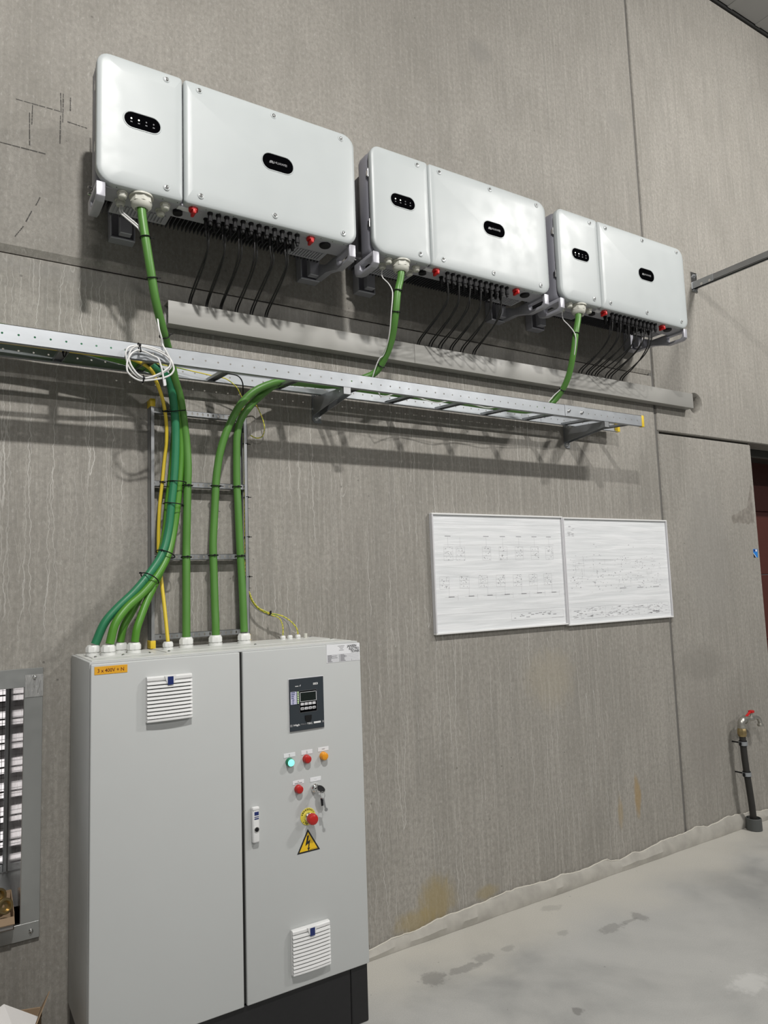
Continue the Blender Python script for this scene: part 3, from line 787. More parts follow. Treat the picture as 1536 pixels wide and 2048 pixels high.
MB().box(*[v for pr in ((IX + 0.292, IX + 0.338), (-0.352, -0.325), (IZ - 0.0035, IZ - 0.001)) for v in pr]).build('rating_sticker', 'label', inv, smooth=False)
for x in (0.347, 0.832):
    b = MB().lathe(P(x, -0.352, 0), (0, 0, -1), [(0, 0.018), (0.010, 0.017)], 16)
    b.box(IX + x - 0.006, IX + x + 0.006, -0.372, -0.334, IZ - 0.026, IZ - 0.008, 0.003)
    b.build('rotary_switch', 'red_switch', inv)
conn_mesh = None
CON = []
for row, (yy, zz) in enumerate(((-0.352, 0.0), (-0.305, 0.0))):
    for k in range(12):
        x = 0.411 + 0.0328 * k
        if conn_mesh is None:
            b = MB().lathe(P(x, yy, 0), (0, 0, -1), [(0, 0.0105), (0.006, 0.0105), (0.006, 0.0082), (0.022, 0.0082), (0.022, 0.0098), (0.036, 0.0098), (0.038, 0.0070), (0.048, 0.0060)], 10)
            o = b.build('dc_connector', 'black', inv)
            conn_mesh = o; base = (x, yy)
        else:
            o = conn_mesh.copy(); COL.objects.link(o)
            o.location = (x - base[0], yy - base[1], 0)
        if row == 0: CON.append(x)
# carrying handles and wall mount
for side, x0 in (('l', 0.002), ('r', IW - 0.032)):
    out = [(-0.372, 0.006), (-0.372, -0.046), (-0.352, -0.060), (-0.255, -0.060), (-0.215, -0.046), (-0.150, -0.030), (-0.05, -0.028), (-0.05, 0.03), (-0.10, 0.03), (-0.15, 0.006)]
    if side == 'l':
        out = [(-0.372, 0.006), (-0.372, -0.046), (-0.352, -0.060), (-0.255, -0.060), (-0.215, -0.050), (-0.205, -0.030), (-0.205, 0.006)]
    slot = [(-0.358, -0.012), (-0.358, -0.036), (-0.346, -0.046), (-0.268, -0.046), (-0.254, -0.034), (-0.254, -0.012)]
    MB().prism([(p[0], IZ + p[1]) for p in out], 'yz', IX + x0, IX + x0 + 0.030, [[(p[0], IZ + p[1]) for p in slot]], bev=0.002).build('handle', 'bracket', inv)
for x in (0.140, IW - 0.075):
    b = MB().box(IX + x, IX + x + 0.045, -0.085, -0.052, IZ - 0.02, IZ + IH - 0.06, 0.002, 1)
    b.box(IX + x - 0.03, IX + x + 0.065, -0.052, -0.001, IZ - 0.032, IZ - 0.024, 0.002, 1)
    b.box(IX + x - 0.03, IX + x + 0.065, -0.006, -0.001, IZ - 0.030, IZ + 0.42, 0.002, 1)
    b.box(IX + x - 0.03, IX + x - 0.024, -0.052, -0.001, IZ - 0.030, IZ + 0.07, 0.002, 1)
    b.box(IX + x + 0.059, IX + x + 0.065, -0.052, -0.001, IZ - 0.030, IZ + 0.07, 0.002, 1)
    b.build('mounting_bracket', 'bracket', inv)
MB().box(IX + 0.04, IX + IW - 0.04, -0.085, -0.055, IZ + 0.30, IZ + 0.35, 0.003, 1).build('mounting_bar', 'bracket', inv)
for z in (0.14, 0.37):
    b = MB().box(IX - 0.0005, IX + 0.006, IY + 0.034, IY + 0.05, IZ + z - 0.014, IZ + z + 0.014, 0.002, 1)
    b.cyl(P(0.0015, IY + 0.036, z - 0.018), P(0.0015, IY + 0.036, z + 0.018), 0.003, 8)
    b.build('hinge', 'chrome', inv)
for z in (0.06, 0.085):
    MB().lathe(P(0.03, -0.17, z), (-1, 0, 0), [(-0.004, 0.008), (0.010, 0.008), (0.011, 0.005), (0.022, 0.005)], 10).build('earth_bolt', 'chrome', inv)
INVX = [IX, 1.3615, 2.4737]
INV = [inv, dup(inv, (INVX[1] - IX, 0, -0.0017)), dup(inv, (INVX[2] - IX, 0, 0.0007))]
for o, l in zip(INV, ('leftmost and nearest of the three white wall-mounted solar inverters', 'middle one of the three white wall-mounted solar inverters', 'rightmost and farthest of the three white solar inverters')):
    tag(o, l, 'inverter', 'white solar inverters in a row on the wall')

# ================================================================== CABLES
def near(path, p):
    return min(range(len(path)), key=lambda i: (path[i] - Vector(p)).length)
def tie(path, p, r, parent, head=(0, -1, 0), ry=None, mat='black'):
    """black cable tie around a cable at the path point nearest to p"""
    i = near(path, p)
    T = (path[min(i + 1, len(path) - 1)] - path[max(i - 1, 0)]).normalized()
    ring_at(path[i], T, r, parent, head, ry, mat)
def ring_at(c, T, r, parent, head=(0, -1, 0), ry=None, mat='black', side=None):
    T = Vector(T).normalized()
    u = Vector(side) if side else Vector((1, 0, 0))
    u = (u - T * u.dot(T)).normalized(); v = T.cross(u)
    ry = ry or r
    pts = [Vector(c) + u * (r * math.cos(a)) + v * (ry * math.sin(a)) for a in [2 * math.pi * k / 20 for k in range(20)]]
    b = MB().tube(pts, 0.0022, 6, closed=True, raw=True)
    h = Vector(head); h = (h - T * h.dot(T)).normalized()
    hp = Vector(c) + h * (max(r, ry) if abs(h.dot(u)) > 0.5 else ry)
    b.box(-0.004, 0.004, -0.003, 0.003, -0.0035, 0.0035, 0.001, 1, Matrix.Translation(hp))
    b.tube([hp, hp + u * 0.010 + h * 0.004], 0.0016, 5, raw=True)
    b.build('cable_tie', mat, parent)
def cable(name, pts, r, m, label, cat='cable', group=None, seg=12, smooth=8):
    path = catmull(pts, smooth)
    o = MB().tube(path, r, seg, raw=True).build(name, m)
    tag(o, label, cat, group)
    return o, path
RG = 0.0155
AC1 = [(.4028,-.346,3.03),(.4035,-.352,2.97),(.4154,-.36,2.8654),(.4329,-.355,2.7637),(.4584,-.33,2.6568),(.4962,-.28,2.5768),(.5355,-.212,2.52),(.5779,-.15,2.4251),(.6067,-.11,2.3766),(.6279,-.085,2.2887),(.6412,-.075,2.2032),(.6461,-.075,2.1116),(.6437,-.075,2.02),(.6403,-.078,1.9107),(.6364,-.08,1.7812),(.6346,-.085,1.7266),(.6308,-.095,1.6005),(.6273,-.105,1.5011),(.6255,-.11,1.44)]
AC2 = [(1.521,-.346,3.03),(1.515,-.352,2.9672),(1.49,-.36,2.8877),(1.4832,-.345,2.7845),(1.4934,-.29,2.6909),(1.4879,-.24,2.6251),(1.4647,-.19,2.5675),(1.39,-.150,2.533),(1.28,-.122,2.503),(1.16,-.120,2.497),(1.06,-.118,2.491),(1.0047,-.116,2.4706),(.9376,-.105,2.4146),(.8922,-.095,2.3616),(.8615,-.09,2.3094),(.8488,-.085,2.2469),(.8473,-.08,2.1608),(.8484,-.075,2.0476),(.851,-.078,1.9529),(.854,-.08,1.835),(.8563,-.083,1.7504),(.8581,-.095,1.6183),(.858,-.105,1.4935),(.8577,-.11,1.445)]
AC3 = [(2.6337,-.346,3.03),(2.62,-.352,2.9625),(2.59,-.36,2.8871),(2.5778,-.34,2.7638),(2.5847,-.29,2.6586),(2.5767,-.235,2.5859),(2.53,-.19,2.525),(2.4262,-.155,2.497),(2.2196,-.155,2.492),(1.9031,-.155,2.494),(1.5082,-.158,2.492),(1.205,-.158,2.493),(1.06,-.155,2.491),(.985,-.150,2.470),(.9080,-.138,2.430),(.8598,-.124,2.3815),(.8248,-.105,2.318),(.7965,-.095,2.2491),(.776,-.085,2.174),(.7625,-.077,2.0807),(.7565,-.075,1.9876),(.749,-.077,1.8764),(.7437,-.08,1.8035),(.7437,-.085,1.6994),(.7423,-.1,1.5454),(.7416,-.108,1.4797),(.7411,-.11,1.44)]
TEAL = [(-2.45,-.19,2.514),(-.1154,-.19,2.514),(.1278,-.19,2.512),(.329,-.187,2.503),(.44,-.178,2.487),(.52,-.162,2.455),(.5547,-.145,2.4272),(.5712,-.125,2.3872),(.5857,-.105,2.3206),(.5924,-.095,2.2504),(.5927,-.09,2.1603),(.5871,-.088,2.0518),(.5766,-.09,1.9615),(.5626,-.095,1.85),(.5354,-.11,1.7614),(.4856,-.125,1.6879),(.4281,-.14,1.6218),(.3646,-.15,1.5632),(.3217,-.155,1.5146),(.2894,-.155,1.44)]
GR2 = [(-2.45,-.12,2.545),(-.1135,-.12,2.545),(.136,-.12,2.535),(.3414,-.12,2.508),(.48,-.12,2.482),(.5545,-.12,2.4484),(.5818,-.11,2.4105),(.6001,-.095,2.3611),(.6162,-.075,2.275),(.6226,-.066,2.1851),(.6222,-.064,2.1303),(.6145,-.064,2.0384),(.6042,-.067,1.9471),(.588,-.075,1.85),(.5576,-.1,1.7519),(.5119,-.125,1.6776),(.456,-.15,1.616),(.392,-.17,1.5621),(.3511,-.185,1.5092),(.3316,-.19,1.44)]
GR3 = [(-2.45,-.155,2.545),(-.1145,-.155,2.545),(.1323,-.155,2.535),(.3356,-.155,2.508),(.46,-.15,2.484),(.5382,-.135,2.4495),(.5663,-.115,2.422),(.5867,-.085,2.3621),(.5972,-.065,2.257),(.5927,-.06,2.1474),(.5815,-.06,2.0375),(.5718,-.062,1.9647),(.5611,-.068,1.86),(.5337,-.088,1.7527),(.4965,-.1,1.6737),(.4555,-.112,1.6068),(.4188,-.12,1.5414),(.3926,-.125,1.4958),(.38,-.125,1.44)]
GR4 = [(-2.45,-.088,2.545),(-.1126,-.088,2.545),(.1396,-.088,2.535),(.3472,-.088,2.508),(.49,-.09,2.482),(.5683,-.095,2.4495),(.5973,-.08,2.3977),(.612,-.065,2.3138),(.6128,-.06,2.2039),(.6068,-.06,2.0751),(.5955,-.06,1.9656),(.5833,-.064,1.86),(.5492,-.085,1.7327),(.5096,-.115,1.6535),(.4724,-.14,1.5868),(.4444,-.16,1.5267),(.4284,-.17,1.4857),(.4216,-.17,1.44)]
GPW = 'green power cables'
o1, p1 = cable('power_cable', AC1, RG, 'green', 'thick green cable from the leftmost inverter straight down to the cabinet', group=GPW)
o2, p2 = cable('power_cable', AC2, RG, 'green', 'thick green cable from the middle inverter to the rightmost big cabinet gland', group=GPW)
o3, p3 = cable('power_cable', AC3, RG, 'green', 'thick green cable from the rightmost inverter along the whole tray to the cabinet', group=GPW)
o4, p4 = cable('power_cable', TEAL, RG, 'teal', 'blue-green cable at the front of the bundle, leftmost cabinet gland', group=GPW)
o5, p5 = cable('power_cable', GR2, RG * .95, 'green2', 'green cable into the second cabinet gland from the left', group=GPW)
o6, p6 = cable('power_cable', GR3, RG * .9, 'green2', 'green cable into the rear gland between the second and fourth cabinet glands', group=GPW)
o7, p7 = cable('power_cable', GR4, RG * .9, 'green2', 'green cable into the fourth cabinet gland, right one of the fanned bundle', group=GPW)
for p, pt in ((p1, (.4128, -.36, 2.88)), (p1, (.4386, -.35, 2.735)), (p1, (.505, -.265, 2.565))):
    tie(p, pt, RG + .003, o1, (1, 0, 0))
tie(p1, (.6437, -.075, 2.035), RG + .004, o1); tie(p1, (.6346, -.085, 1.745), RG + .004, o1)
tie(p2, (1.481, -.35, 2.80), RG + .003, o2); tie(p2, (1.485, -.36, 2.885), RG + .003, o2); tie(p2, (1.478, -.215, 2.60), RG + .003, o2, (-1, 0, 0))
tie(p2, (.8484, -.075, 2.035), RG + .004, o2, (0, -1, -.3)); tie(p2, (.8563, -.083, 1.755), RG + .004, o2)
tie(p3, (2.582, -.36, 2.87), RG + .003, o3, (1, 0, 0)); tie(p3, (2.5775, -.25, 2.606), RG + .003, o3)
tie(p3, (.7575, -.075, 2.035), RG + .004, o3, (1, -1, 0)); tie(p3, (.7437, -.083, 1.753), RG + .004, o3)
# ties that hold the left bundle together
ring_at((.601, -.076, 2.043), (-.05, 0, -1), .036, o4, (1, 0, 0), .036)
ring_at((.588, -.078, 1.955), (-.10, 0, -1), .038, o4, (1, 0, 0), .036)
ring_at((.552, -.094, 1.760), (-.42, -.16, -1), .036, o4, (-.6, -.7, 0), .038)
ring_at((.486, -.123, 1.668), (-.66, -.22, -1), .036, o4, (-1, 0, 0), .040)
ring_at((.596, -.092, 2.325), (.2, .2, -1), .036, o4, (-1, 0, 0), .04)
# yellow cable
YEL = [(-2.45,-.215,2.4735),(-.1156,-.215,2.4735),(.0629,-.215,2.4735),(.2578,-.21,2.4735),(.3986,-.2,2.478),(.4766,-.18,2.452),(.5023,-.16,2.4132),(.5258,-.135,2.3759),(.5444,-.11,2.3334),(.5596,-.085,2.2678),(.5629,-.072,2.1978),(.5566,-.064,2.1261),(.5491,-.062,2.0429),(.5389,-.06,1.946),(.534,-.06,1.80),(.5352,-.063,1.7439),(.5408,-.075,1.6635),(.5462,-.1,1.5544),(.5506,-.13,1.43)]
oy, py = cable('power_cable', YEL, .0068, 'yellow', 'yellow cable down the left side of the ladder into the cabinet')
tie(py, (.549, -.062, 2.04), .0095, oy); tie(py, (.5352, -.062, 1.75), .0095, oy, (-1, 0, 0)); tie(py, (.551, -.10, 2.325), .0095, oy)
ring_at((.165, -.215, 2.467), (1, 0, 0), .017, oy, (0, -1, -.5), .017)
ring_at((.172, -.214, 2.466), (1, .2, 0), .015, oy, (0, -1, 1), .018)
# earth wires
E1 = [(.8979,-.045,2.2715),(.9,-.045,2.2094),(.9,-.045,2.1124),(.9,-.040,1.9587),(.8995,-.04,1.8064),(.8990,-.042,1.6928),(.8975,-.045,1.6177),(.9046,-.05,1.6031),(.9166,-.055,1.5685),(.9405,-.06,1.5376),(.9886,-.065,1.5132),(1.0422,-.07,1.4985),(1.0807,-.078,1.4706),(1.1015,-.08,1.4435),(1.1065,-.08,1.42)]
E2 = [(.8957,-.04,2.2723),(.896,-.04,2.2102),(.8955,-.04,2.1131),(.895,-.036,1.9591),(.8945,-.036,1.8067),(.8940,-.036,1.693),(.8951,-.04,1.6178),(.9038,-.046,1.5989),(.9153,-.05,1.5664),(.9397,-.056,1.5342),(.9885,-.065,1.5077),(1.0248,-.072,1.4916),(1.036,-.078,1.4687),(1.039,-.08,1.4471),(1.0382,-.08,1.42)]
G1 = [(.892,-.034,2.2729),(.892,-.034,2.2108),(.892,-.034,2.1136),(.891,-.032,1.9595),(.891,-.032,1.807),(.8905,-.032,1.6932),(.893,-.036,1.6178),(.9021,-.042,1.5947),(.91,-.046,1.5645),(.9359,-.054,1.5314),(.9897,-.060,1.504),(1.0234,-.068,1.4971),(1.051,-.076,1.4808),(1.0662,-.08,1.4563),(1.0699,-.08,1.42)]
oe, pe = cable('earth_wire', E1, .0030, 'earth', 'yellow-green earth wire curving into the rightmost of the three small glands', 'wire', 'thin wires at the cabinet top', 8)
tie(pe, (.9886, -.065, 1.513), .0085, oe)
cable('earth_wire', E2, .0026, 'earth', 'yellow-green earth wire curving into the leftmost of the three small glands', 'wire', 'thin wires at the cabinet top', 8)
cable('control_wire', G1, .0026, 'grey_cable', 'thin grey wire into the middle one of the three small glands', 'wire', 'thin wires at the cabinet top', 8)
LOOP = [(.30,-.085,2.512),(.5509,-.085,2.507),(.6905,-.09,2.4929),(.763,-.095,2.4836),(.7975,-.1,2.4788),(.8477,-.09,2.4509),(.8766,-.075,2.4152),(.9104,-.06,2.4069),(.9428,-.05,2.4009),(.973,-.045,2.3534),(.9866,-.045,2.3028),(.9755,-.045,2.2622),(.9476,-.042,2.2546),(.926,-.035,2.266)]
cable('earth_wire', LOOP, .0024, 'earth', 'loose yellow-green earth wire hanging in a loop below the tray', 'wire', None, 8)
cable('control_wire', [(.7702,-.11,2.4922),(.8175,-.11,2.4979),(.8488,-.11,2.4923),(.8689,-.1,2.4742),(.8792,-.08,2.4455),(.8843,-.06,2.4158),(.882,-.045,2.36),(.888,-.032,2.30)], .0026, 'black', 'thin black wire dropping from the tray behind the green cables', 'wire', None, 8)
# small cable ties standing off the right ladder rail
for i, z in enumerate((2.225, 1.999, 1.832, 1.667)):
    ring_at((.900, -.042, z), (0, 0, -1), .0085, oe, (1, 0, 0), .009)
# white data cables
WH = .0027
GW = 'white data cables'
W1 = [(.3414,-.29,3.02),(.341,-.295,2.9877),(.3549,-.32,2.958),(.3783,-.335,2.9325),(.3991,-.342,2.9095)] + [tuple(p1[i] + Vector((.003, .0185, 0))) for i in range(18, 36, 3)] + [(.472,-.318,2.565),(.482,-.312,2.535)]
COIL = [(0.4881, -0.302, 2.5150), (0.4944, -0.312, 2.4940), (0.5067, -0.312, 2.4719), (0.5148, -0.312, 2.4525), (0.5115, -0.312, 2.4333), (0.4966, -0.312, 2.4160), (0.4738, -0.312, 2.3994), (0.4447, -0.312, 2.3839), (0.4208, -0.312, 2.3776), (0.4003, -0.312, 2.3866), (0.3831, -0.312, 2.4059), (0.3721, -0.312, 2.4260), (0.3682, -0.312, 2.4487), (0.3752, -0.312, 2.4730), (0.3908, -0.312, 2.4870), (0.4129, -0.312, 2.4912), (0.4481, -0.312, 2.4871), (0.4805, -0.312, 2.4783), (0.5033, -0.312, 2.4663), (0.5198, -0.306, 2.4481), (0.5147, -0.306, 2.4269), (0.4949, -0.306, 2.4106), (0.4656, -0.306, 2.3916), (0.4334, -0.306, 2.3757), (0.4096, -0.306, 2.3761), (0.3860, -0.306, 2.3914), (0.3688, -0.306, 2.4140), (0.3609, -0.306, 2.4428), (0.3593, -0.306, 2.4658), (0.3686, -0.306, 2.4839), (0.3890, -0.306, 2.4928), (0.4207, -0.306, 2.4976), (0.4576, -0.306, 2.4938), (0.4918, -0.306, 2.4835), (0.5116, -0.306, 2.4675), (0.5214, -0.318, 2.4381), (0.5246, -0.318, 2.4197), (0.5146, -0.318, 2.4014), (0.4917, -0.318, 2.3866), (0.4625, -0.318, 2.3762), (0.4305, -0.318, 2.3680), (0.4037, -0.318, 2.3647), (0.3802, -0.318, 2.3741), (0.3631, -0.318, 2.3901), (0.3600, -0.318, 2.4160), (0.3661, -0.318, 2.4400), (0.3785, -0.318, 2.4617), (0.3989, -0.318, 2.4747), (0.4266, -0.308, 2.4751), (0.4523, -0.308, 2.4653), (0.4684, -0.308, 2.4591), (0.4729, -0.322, 2.4404), (0.4788, -0.324, 2.4187), (0.4836, -0.324, 2.3941), (0.4860, -0.324, 2.3775)]
ow, pw = cable('data_cable', W1 + COIL, WH * 1.22, 'white_cable', 'white data cable coiled on the tray with a clear plug at its end', group=GW, seg=8, smooth=5)
ring_at((.4042, -.312, 2.487), (1, 0, .3), .010, ow, (0, -1, .3), .016, side=(0, 1, 0))
ring_at((.4169, -.312, 2.372), (1, 0, -.1), .010, ow, (0, -1, 0), .014, side=(0, 1, 0))
b = MB().box(-.0045, .0045, -.004, .004, -.024, 0, .001, 1, Matrix.Translation((.4870, -.324, 2.3765)) @ Matrix.Rotation(R(-8), 4, 'Y'))
b.box(.005, .0065, -.002, .002, -.020, .002, 0, 1, Matrix.Translation((.4870, -.324, 2.3765)) @ Matrix.Rotation(R(-8), 4, 'Y'))
b.build('plug', 'clear', ow)
W1b = [(p[0] + .006, p[1] - .003, p[2] + .004) for p in W1[:-2]] + [(.482, -.285, 2.572), (.50, -.262, 2.545), (.512, -.225, 2.525), (.50, -.18, 2.50), (.40, -.17, 2.50), (.2, -.17, 2.50), (-.2, -.17, 2.5)]
cable('data_cable', W1b, WH, 'white_cable', 'second white data cable beside the first under the leftmost inverter', group=GW, seg=8, smooth=5)
W2 = [(1.4595,-.29,3.02),(1.4495,-.3,2.971),(1.4619,-.33,2.9296),(1.4596,-.362,2.884),(1.4563,-.368,2.856),(1.4514,-.36,2.7835),(1.4602,-.33,2.7135),(1.4688,-.29,2.6643),(1.4713,-.25,2.6275),(1.4594,-.24,2.617),(1.4459,-.21,2.559),(1.445,-.19,2.515),(1.46,-.195,2.492),(1.475,-.2,2.470),(1.4874,-.19,2.462),(1.5286,-.18,2.468),(1.5644,-.18,2.481),(1.6076,-.18,2.488),(1.6949,-.18,2.482),(1.754,-.18,2.472),(1.8146,-.18,2.468),(1.88,-.18,2.482),(1.95,-.18,2.486),(2.0215,-.18,2.482),(2.1202,-.18,2.474),(2.189,-.18,2.484),(2.26,-.18,2.486),(2.3707,-.18,2.494),(2.46,-.18,2.50)]
cable('data_cable', W2, WH * .9, 'white_cable', 'white data cable strapped to the green cable of the middle inverter', group=GW, seg=8, smooth=5)
W3 = [(2.5717,-.29,3.02),(2.552,-.31,2.9634),(2.5534,-.345,2.9181),(2.5577,-.372,2.8769),(2.5634,-.378,2.8473),(2.5701,-.366,2.7928),(2.578,-.32,2.7025),(2.575,-.27,2.6376),(2.5722,-.255,2.6109),(2.5384,-.23,2.5739),(2.5062,-.21,2.531),(2.51,-.18,2.512),(2.46,-.165,2.515),(2.3707,-.165,2.515),(2.1868,-.165,2.512),(1.9951,-.17,2.512)]
cable('data_cable', W3, WH * .9, 'white_cable', 'white data cable strapped to the green cable of the rightmost inverter', group=GW, seg=8, smooth=5)
# black string cables from the inverters into the trunking
ENDS = [[.666, .674, .738, .744, .799, .806, .866, .876, .934, .944, 1.002, 1.011],
        [1.8125, 1.8235, 1.8824, 1.8979, 1.9414, 1.959, 2.0139, 2.0283, 2.0825, 2.0981, 2.1629, 2.1769],
        [2.9486, 2.971, 3.0119, 3.031, 3.055, 3.084, 3.1034, 3.1723, 3.1973, 3.2223, 3.3032, 3.3237]]
ORD = ('first', 'second', 'third', 'fourth', 'fifth', 'sixth', 'seventh', 'eighth', 'ninth', 'tenth', 'eleventh', 'twelfth')
WHO = ('leftmost', 'middle', 'rightmost')
for i in range(3):
    for k in range(12):
        col = k if i else (k // 2) * 2 + 0.22 * (k % 2)
        cx = INVX[i] + CON[0] + 0.0328 * col
        rowy = -0.305 if (i == 0 or k % 2) else -0.352
        if i == 0 and k % 2: rowy = -0.311
        ex = ENDS[i][k]
        sag = random.uniform(-.006, .006)
        pts = [(cx, rowy, 3.0), (cx, rowy, 2.975), (cx + .006 + sag, rowy + .015, 2.93), (cx + (ex - cx) * .35 + .004, rowy + .085, 2.885), (cx + (ex - cx) * .72, rowy * .42 + sag, 2.845), (ex + .001, -.040, 2.812), (ex, -.034, 2.790), (ex, -.033, 2.76)]
        cable('string_cable', pts, .0034, 'black_rubber', f'{ORD[k]} black string cable from the left under the {WHO[i]} inverter', 'cable', f'black string cables under the {WHO[i]} inverter', 7, 5)

# ================================================================== CABINET
CX0, CX1, CG, CZ0, CZ1, CY = 0.2332, 1.2233, 0.7353, 0.2057, 1.3990, -0.401
cab = thing('electrical_cabinet', ((CX0 + CX1) / 2, -0.2, 0), 'tall light grey two-door electrical cabinet on a black plinth against the wall', 'cabinet')
b = MB().box(CX0, CX1, CY + 0.022, -0.006, CZ0, CZ1 - 0.001, 0.003, 2)
b.build('body', 'cab', cab)
b = MB().box(CX0 + 0.004, CX1 - 0.004, CY + 0.012, CY + 0.026, CZ0 + 0.006, CZ1 - 0.0065, 0.002)
b.build('door_seal', 'gap', cab, smooth=False)
doors = []
for x0, x1 in ((CX0 + 0.001, CG - 0.0052), (CG + 0.0052, CX1 - 0.001)):
    d = MB().box(x0, x1, CY, CY + 0.016, CZ0 + 0.002, CZ1 - 0.006, 0.0035, 3).build('door', 'cab', cab)
    doors.append(d)
MB().box(CX0 + 0.012, CX1 - 0.012, CY + 0.05, -0.012, CZ1 - 0.002, CZ1 + 0.0008, 0.0006, 1).build('roof_sheet', 'cab_top', cab, smooth=False)
for x0, x1, y0, y1 in ((CX0 + .03, CX0 + .235, -.255, -.075), (CX0 + .28, CX1 - .03, -.25, -.03)):
    g = MB().box(x0, x1, y0, y1, CZ1 + .0005, CZ1 + .003, .001, 1).build('gland_plate', 'cab_top', cab)
    for (x, y) in ((x0 + .012, y0 + .012), (x1 - .012, y0 + .012), (x0 + .012, y1 - .012), (x1 - .012, y1 - .012), ((x0 + x1) / 2, y0 + .012)):
        MB().lathe((x, y, CZ1 + .003), (0, 0, 1), [(0, .0055), (.003, .005), (.0045, .003)], 10).build('screw', 'chrome', g)
def cab_gland(x, y, r):
    z = CZ1 + 0.003
    b = MB().lathe((x, y, z), (0, 0, 1), [(0, r * 1.02), (r * .38, r * 1.02)], 22)
    b.lathe((x, y, z + r * .38), (0, 0, 1), [(0, r * .9), (r * .14, r * .9)], 22)
    b.lathe((x, y, z + r * .52), (0, 0, 1), [(0, r * 1.06), (r * .62, r * 1.06), (r * .78, r * .98)], 8)
    b.lathe((x, y, z + r * 1.28), (0, 0, 1), [(0, r * .94), (r * .22, r * .84), (r * .26, r * .66), (r * .1, r * .6)], 22)
    b.build('cable_gland', 'gland_white', cab, angle=25)
for (x, y) in ((.2826, -.155), (.3268, -.19), (.3808, -.125), (.4186, -.17), (.6252, -.11), (.7398, -.11), (.8576, -.11)):
    cab_gland(x, y, .0255 if x > .5 else .0235)
cab_gland(.5506, -.13, .0185)
for x in (1.0382, 1.0699, 1.1065):
    cab_gland(x, -.08, .0105)
MB().lathe((1.1414, -.08, CZ1 + .003), (0, 0, 1), [(0, .008), (.018, .008), (.019, .007)], 14).build('blanking_plug', 'gland', cab)
# plinth: corner pieces and panels
for x0, x1 in ((CX0 + .004, CX0 + .075), (CX1 - .075, CX1 - .004)):
    MB().box(x0, x1, CY + .012, -.02, .001, CZ0 - .001, .003, 1).build('plinth_corner', 'plinth', cab)
MB().box(CX0 + .077, CX1 - .077, CY + .014, CY + .03, .003, CZ0 - .002, .001, 1).build('plinth_panel', 'plinth', cab)
# orange label
MB().box(.2446, .3462, CY - .0012, CY, 1.3590, 1.3843, .0004, 1).build('voltage_label', 'orange_label', cab, smooth=False)
lab = [o for o in bpy.data.objects if o.name == 'voltage_label'][0]
MB().text('3 x 400V + N', .0165, facing(.2535, CY - .0014, 1.3655), .0002, bold=.0001, xs=.9).build('lettering', simple('dark_red_print', (0.11, 0.012, 0.008), 0.5), lab, smooth=False)
# two filter grilles
def grille(x0, x1, z0, z1):
    t = MB().box(x0 - .001, x1 + .001, CY - .008, CY, z0, z1, .002, 1).build('vent_grille', 'white_plastic', cab)
    MB().box(x0 + .003, x1 - .003, CY - .0095, CY - .0075, z0 + .008, z1 - .012).build('vent_shade', 'gap', t, smooth=False)
    n = 10
    top = z1 - .0165; bot = z0 + .010
    pitch = (top - bot) / n
    for k in range(n):
        zt = bot + pitch * (k + 1) - .0004
        pts = []
        b = MB()
        prev = None
        for j in range(9):     # slats bow outwards a little in the middle
            x = x0 + (x1 - x0) * j / 8
            bow = .0035 * (1 - ((j - 4) / 4) ** 2)
            y = CY - .0175 - bow
            ring = [b.bm.verts.new(q) for q in ((x, y + .004, zt), (x, y - .001, zt - .001), (x, y - .003, zt - pitch * .70), (x, y - .0015, zt - pitch * .76), (x, CY - .008, zt - pitch * .50), (x, CY - .008, zt))]
            if prev:
                for q in range(6):
                    b.bm.faces.new((prev[q], prev[(q + 1) % 6], ring[(q + 1) % 6], ring[q]))
            else:
                b.bm.faces.new(ring)
            prev = ring
        b.bm.faces.new(prev)
        b.build('slat', 'white_plastic', t, angle=30)
    for zc0, zc1, yt in ((z1 - .016, z1, .018), (z0, z0 + .011, .019)):
        b = MB()
        prev = None
        for j in range(9):
            x = x0 + (x1 - x0) * j / 8
            bow = .0035 * (1 - ((j - 4) / 4) ** 2)
            y = CY - yt - bow
            h = zc1 - zc0
            ring = [b.bm.verts.new(q) for q in ((x, CY - .004, zc1), (x, y + .004, zc1 - .0005), (x, y, zc1 - h * .25), (x, y, zc0 + h * .25), (x, y + .004, zc0 + .0005), (x, CY - .004, zc0))]
            if prev:
                for q in range(6):
                    b.bm.faces.new((prev[q], prev[(q + 1) % 6], ring[(q + 1) % 6], ring[q]))
            else:
                b.bm.faces.new(ring)
            prev = ring
        b.bm.faces.new(prev)
        b.build('grille_frame', 'white_plastic', t, angle=30)
    xm = (x0 + x1) / 2
    MB().prism([(xm - .019, z1 - .001), (xm - .012, z1 - .022), (xm - .009, z1 - .027), (xm + .009, z1 - .027), (xm + .012, z1 - .022), (xm + .019, z1 - .001)], 'xz', CY - .0255, CY - .015).build('catch', 'white_plastic', t, smooth=False)
    bb = MB().box(xm - .0095, xm + .0095, CY - .0268, CY - .0252, z1 - .030, z1 - .003, .0005, 1).build('badge', 'blue', t, smooth=False)
    return t
grille(.405, .554, 1.190, 1.338)
grille(.9047, 1.0515, .259, .4105)
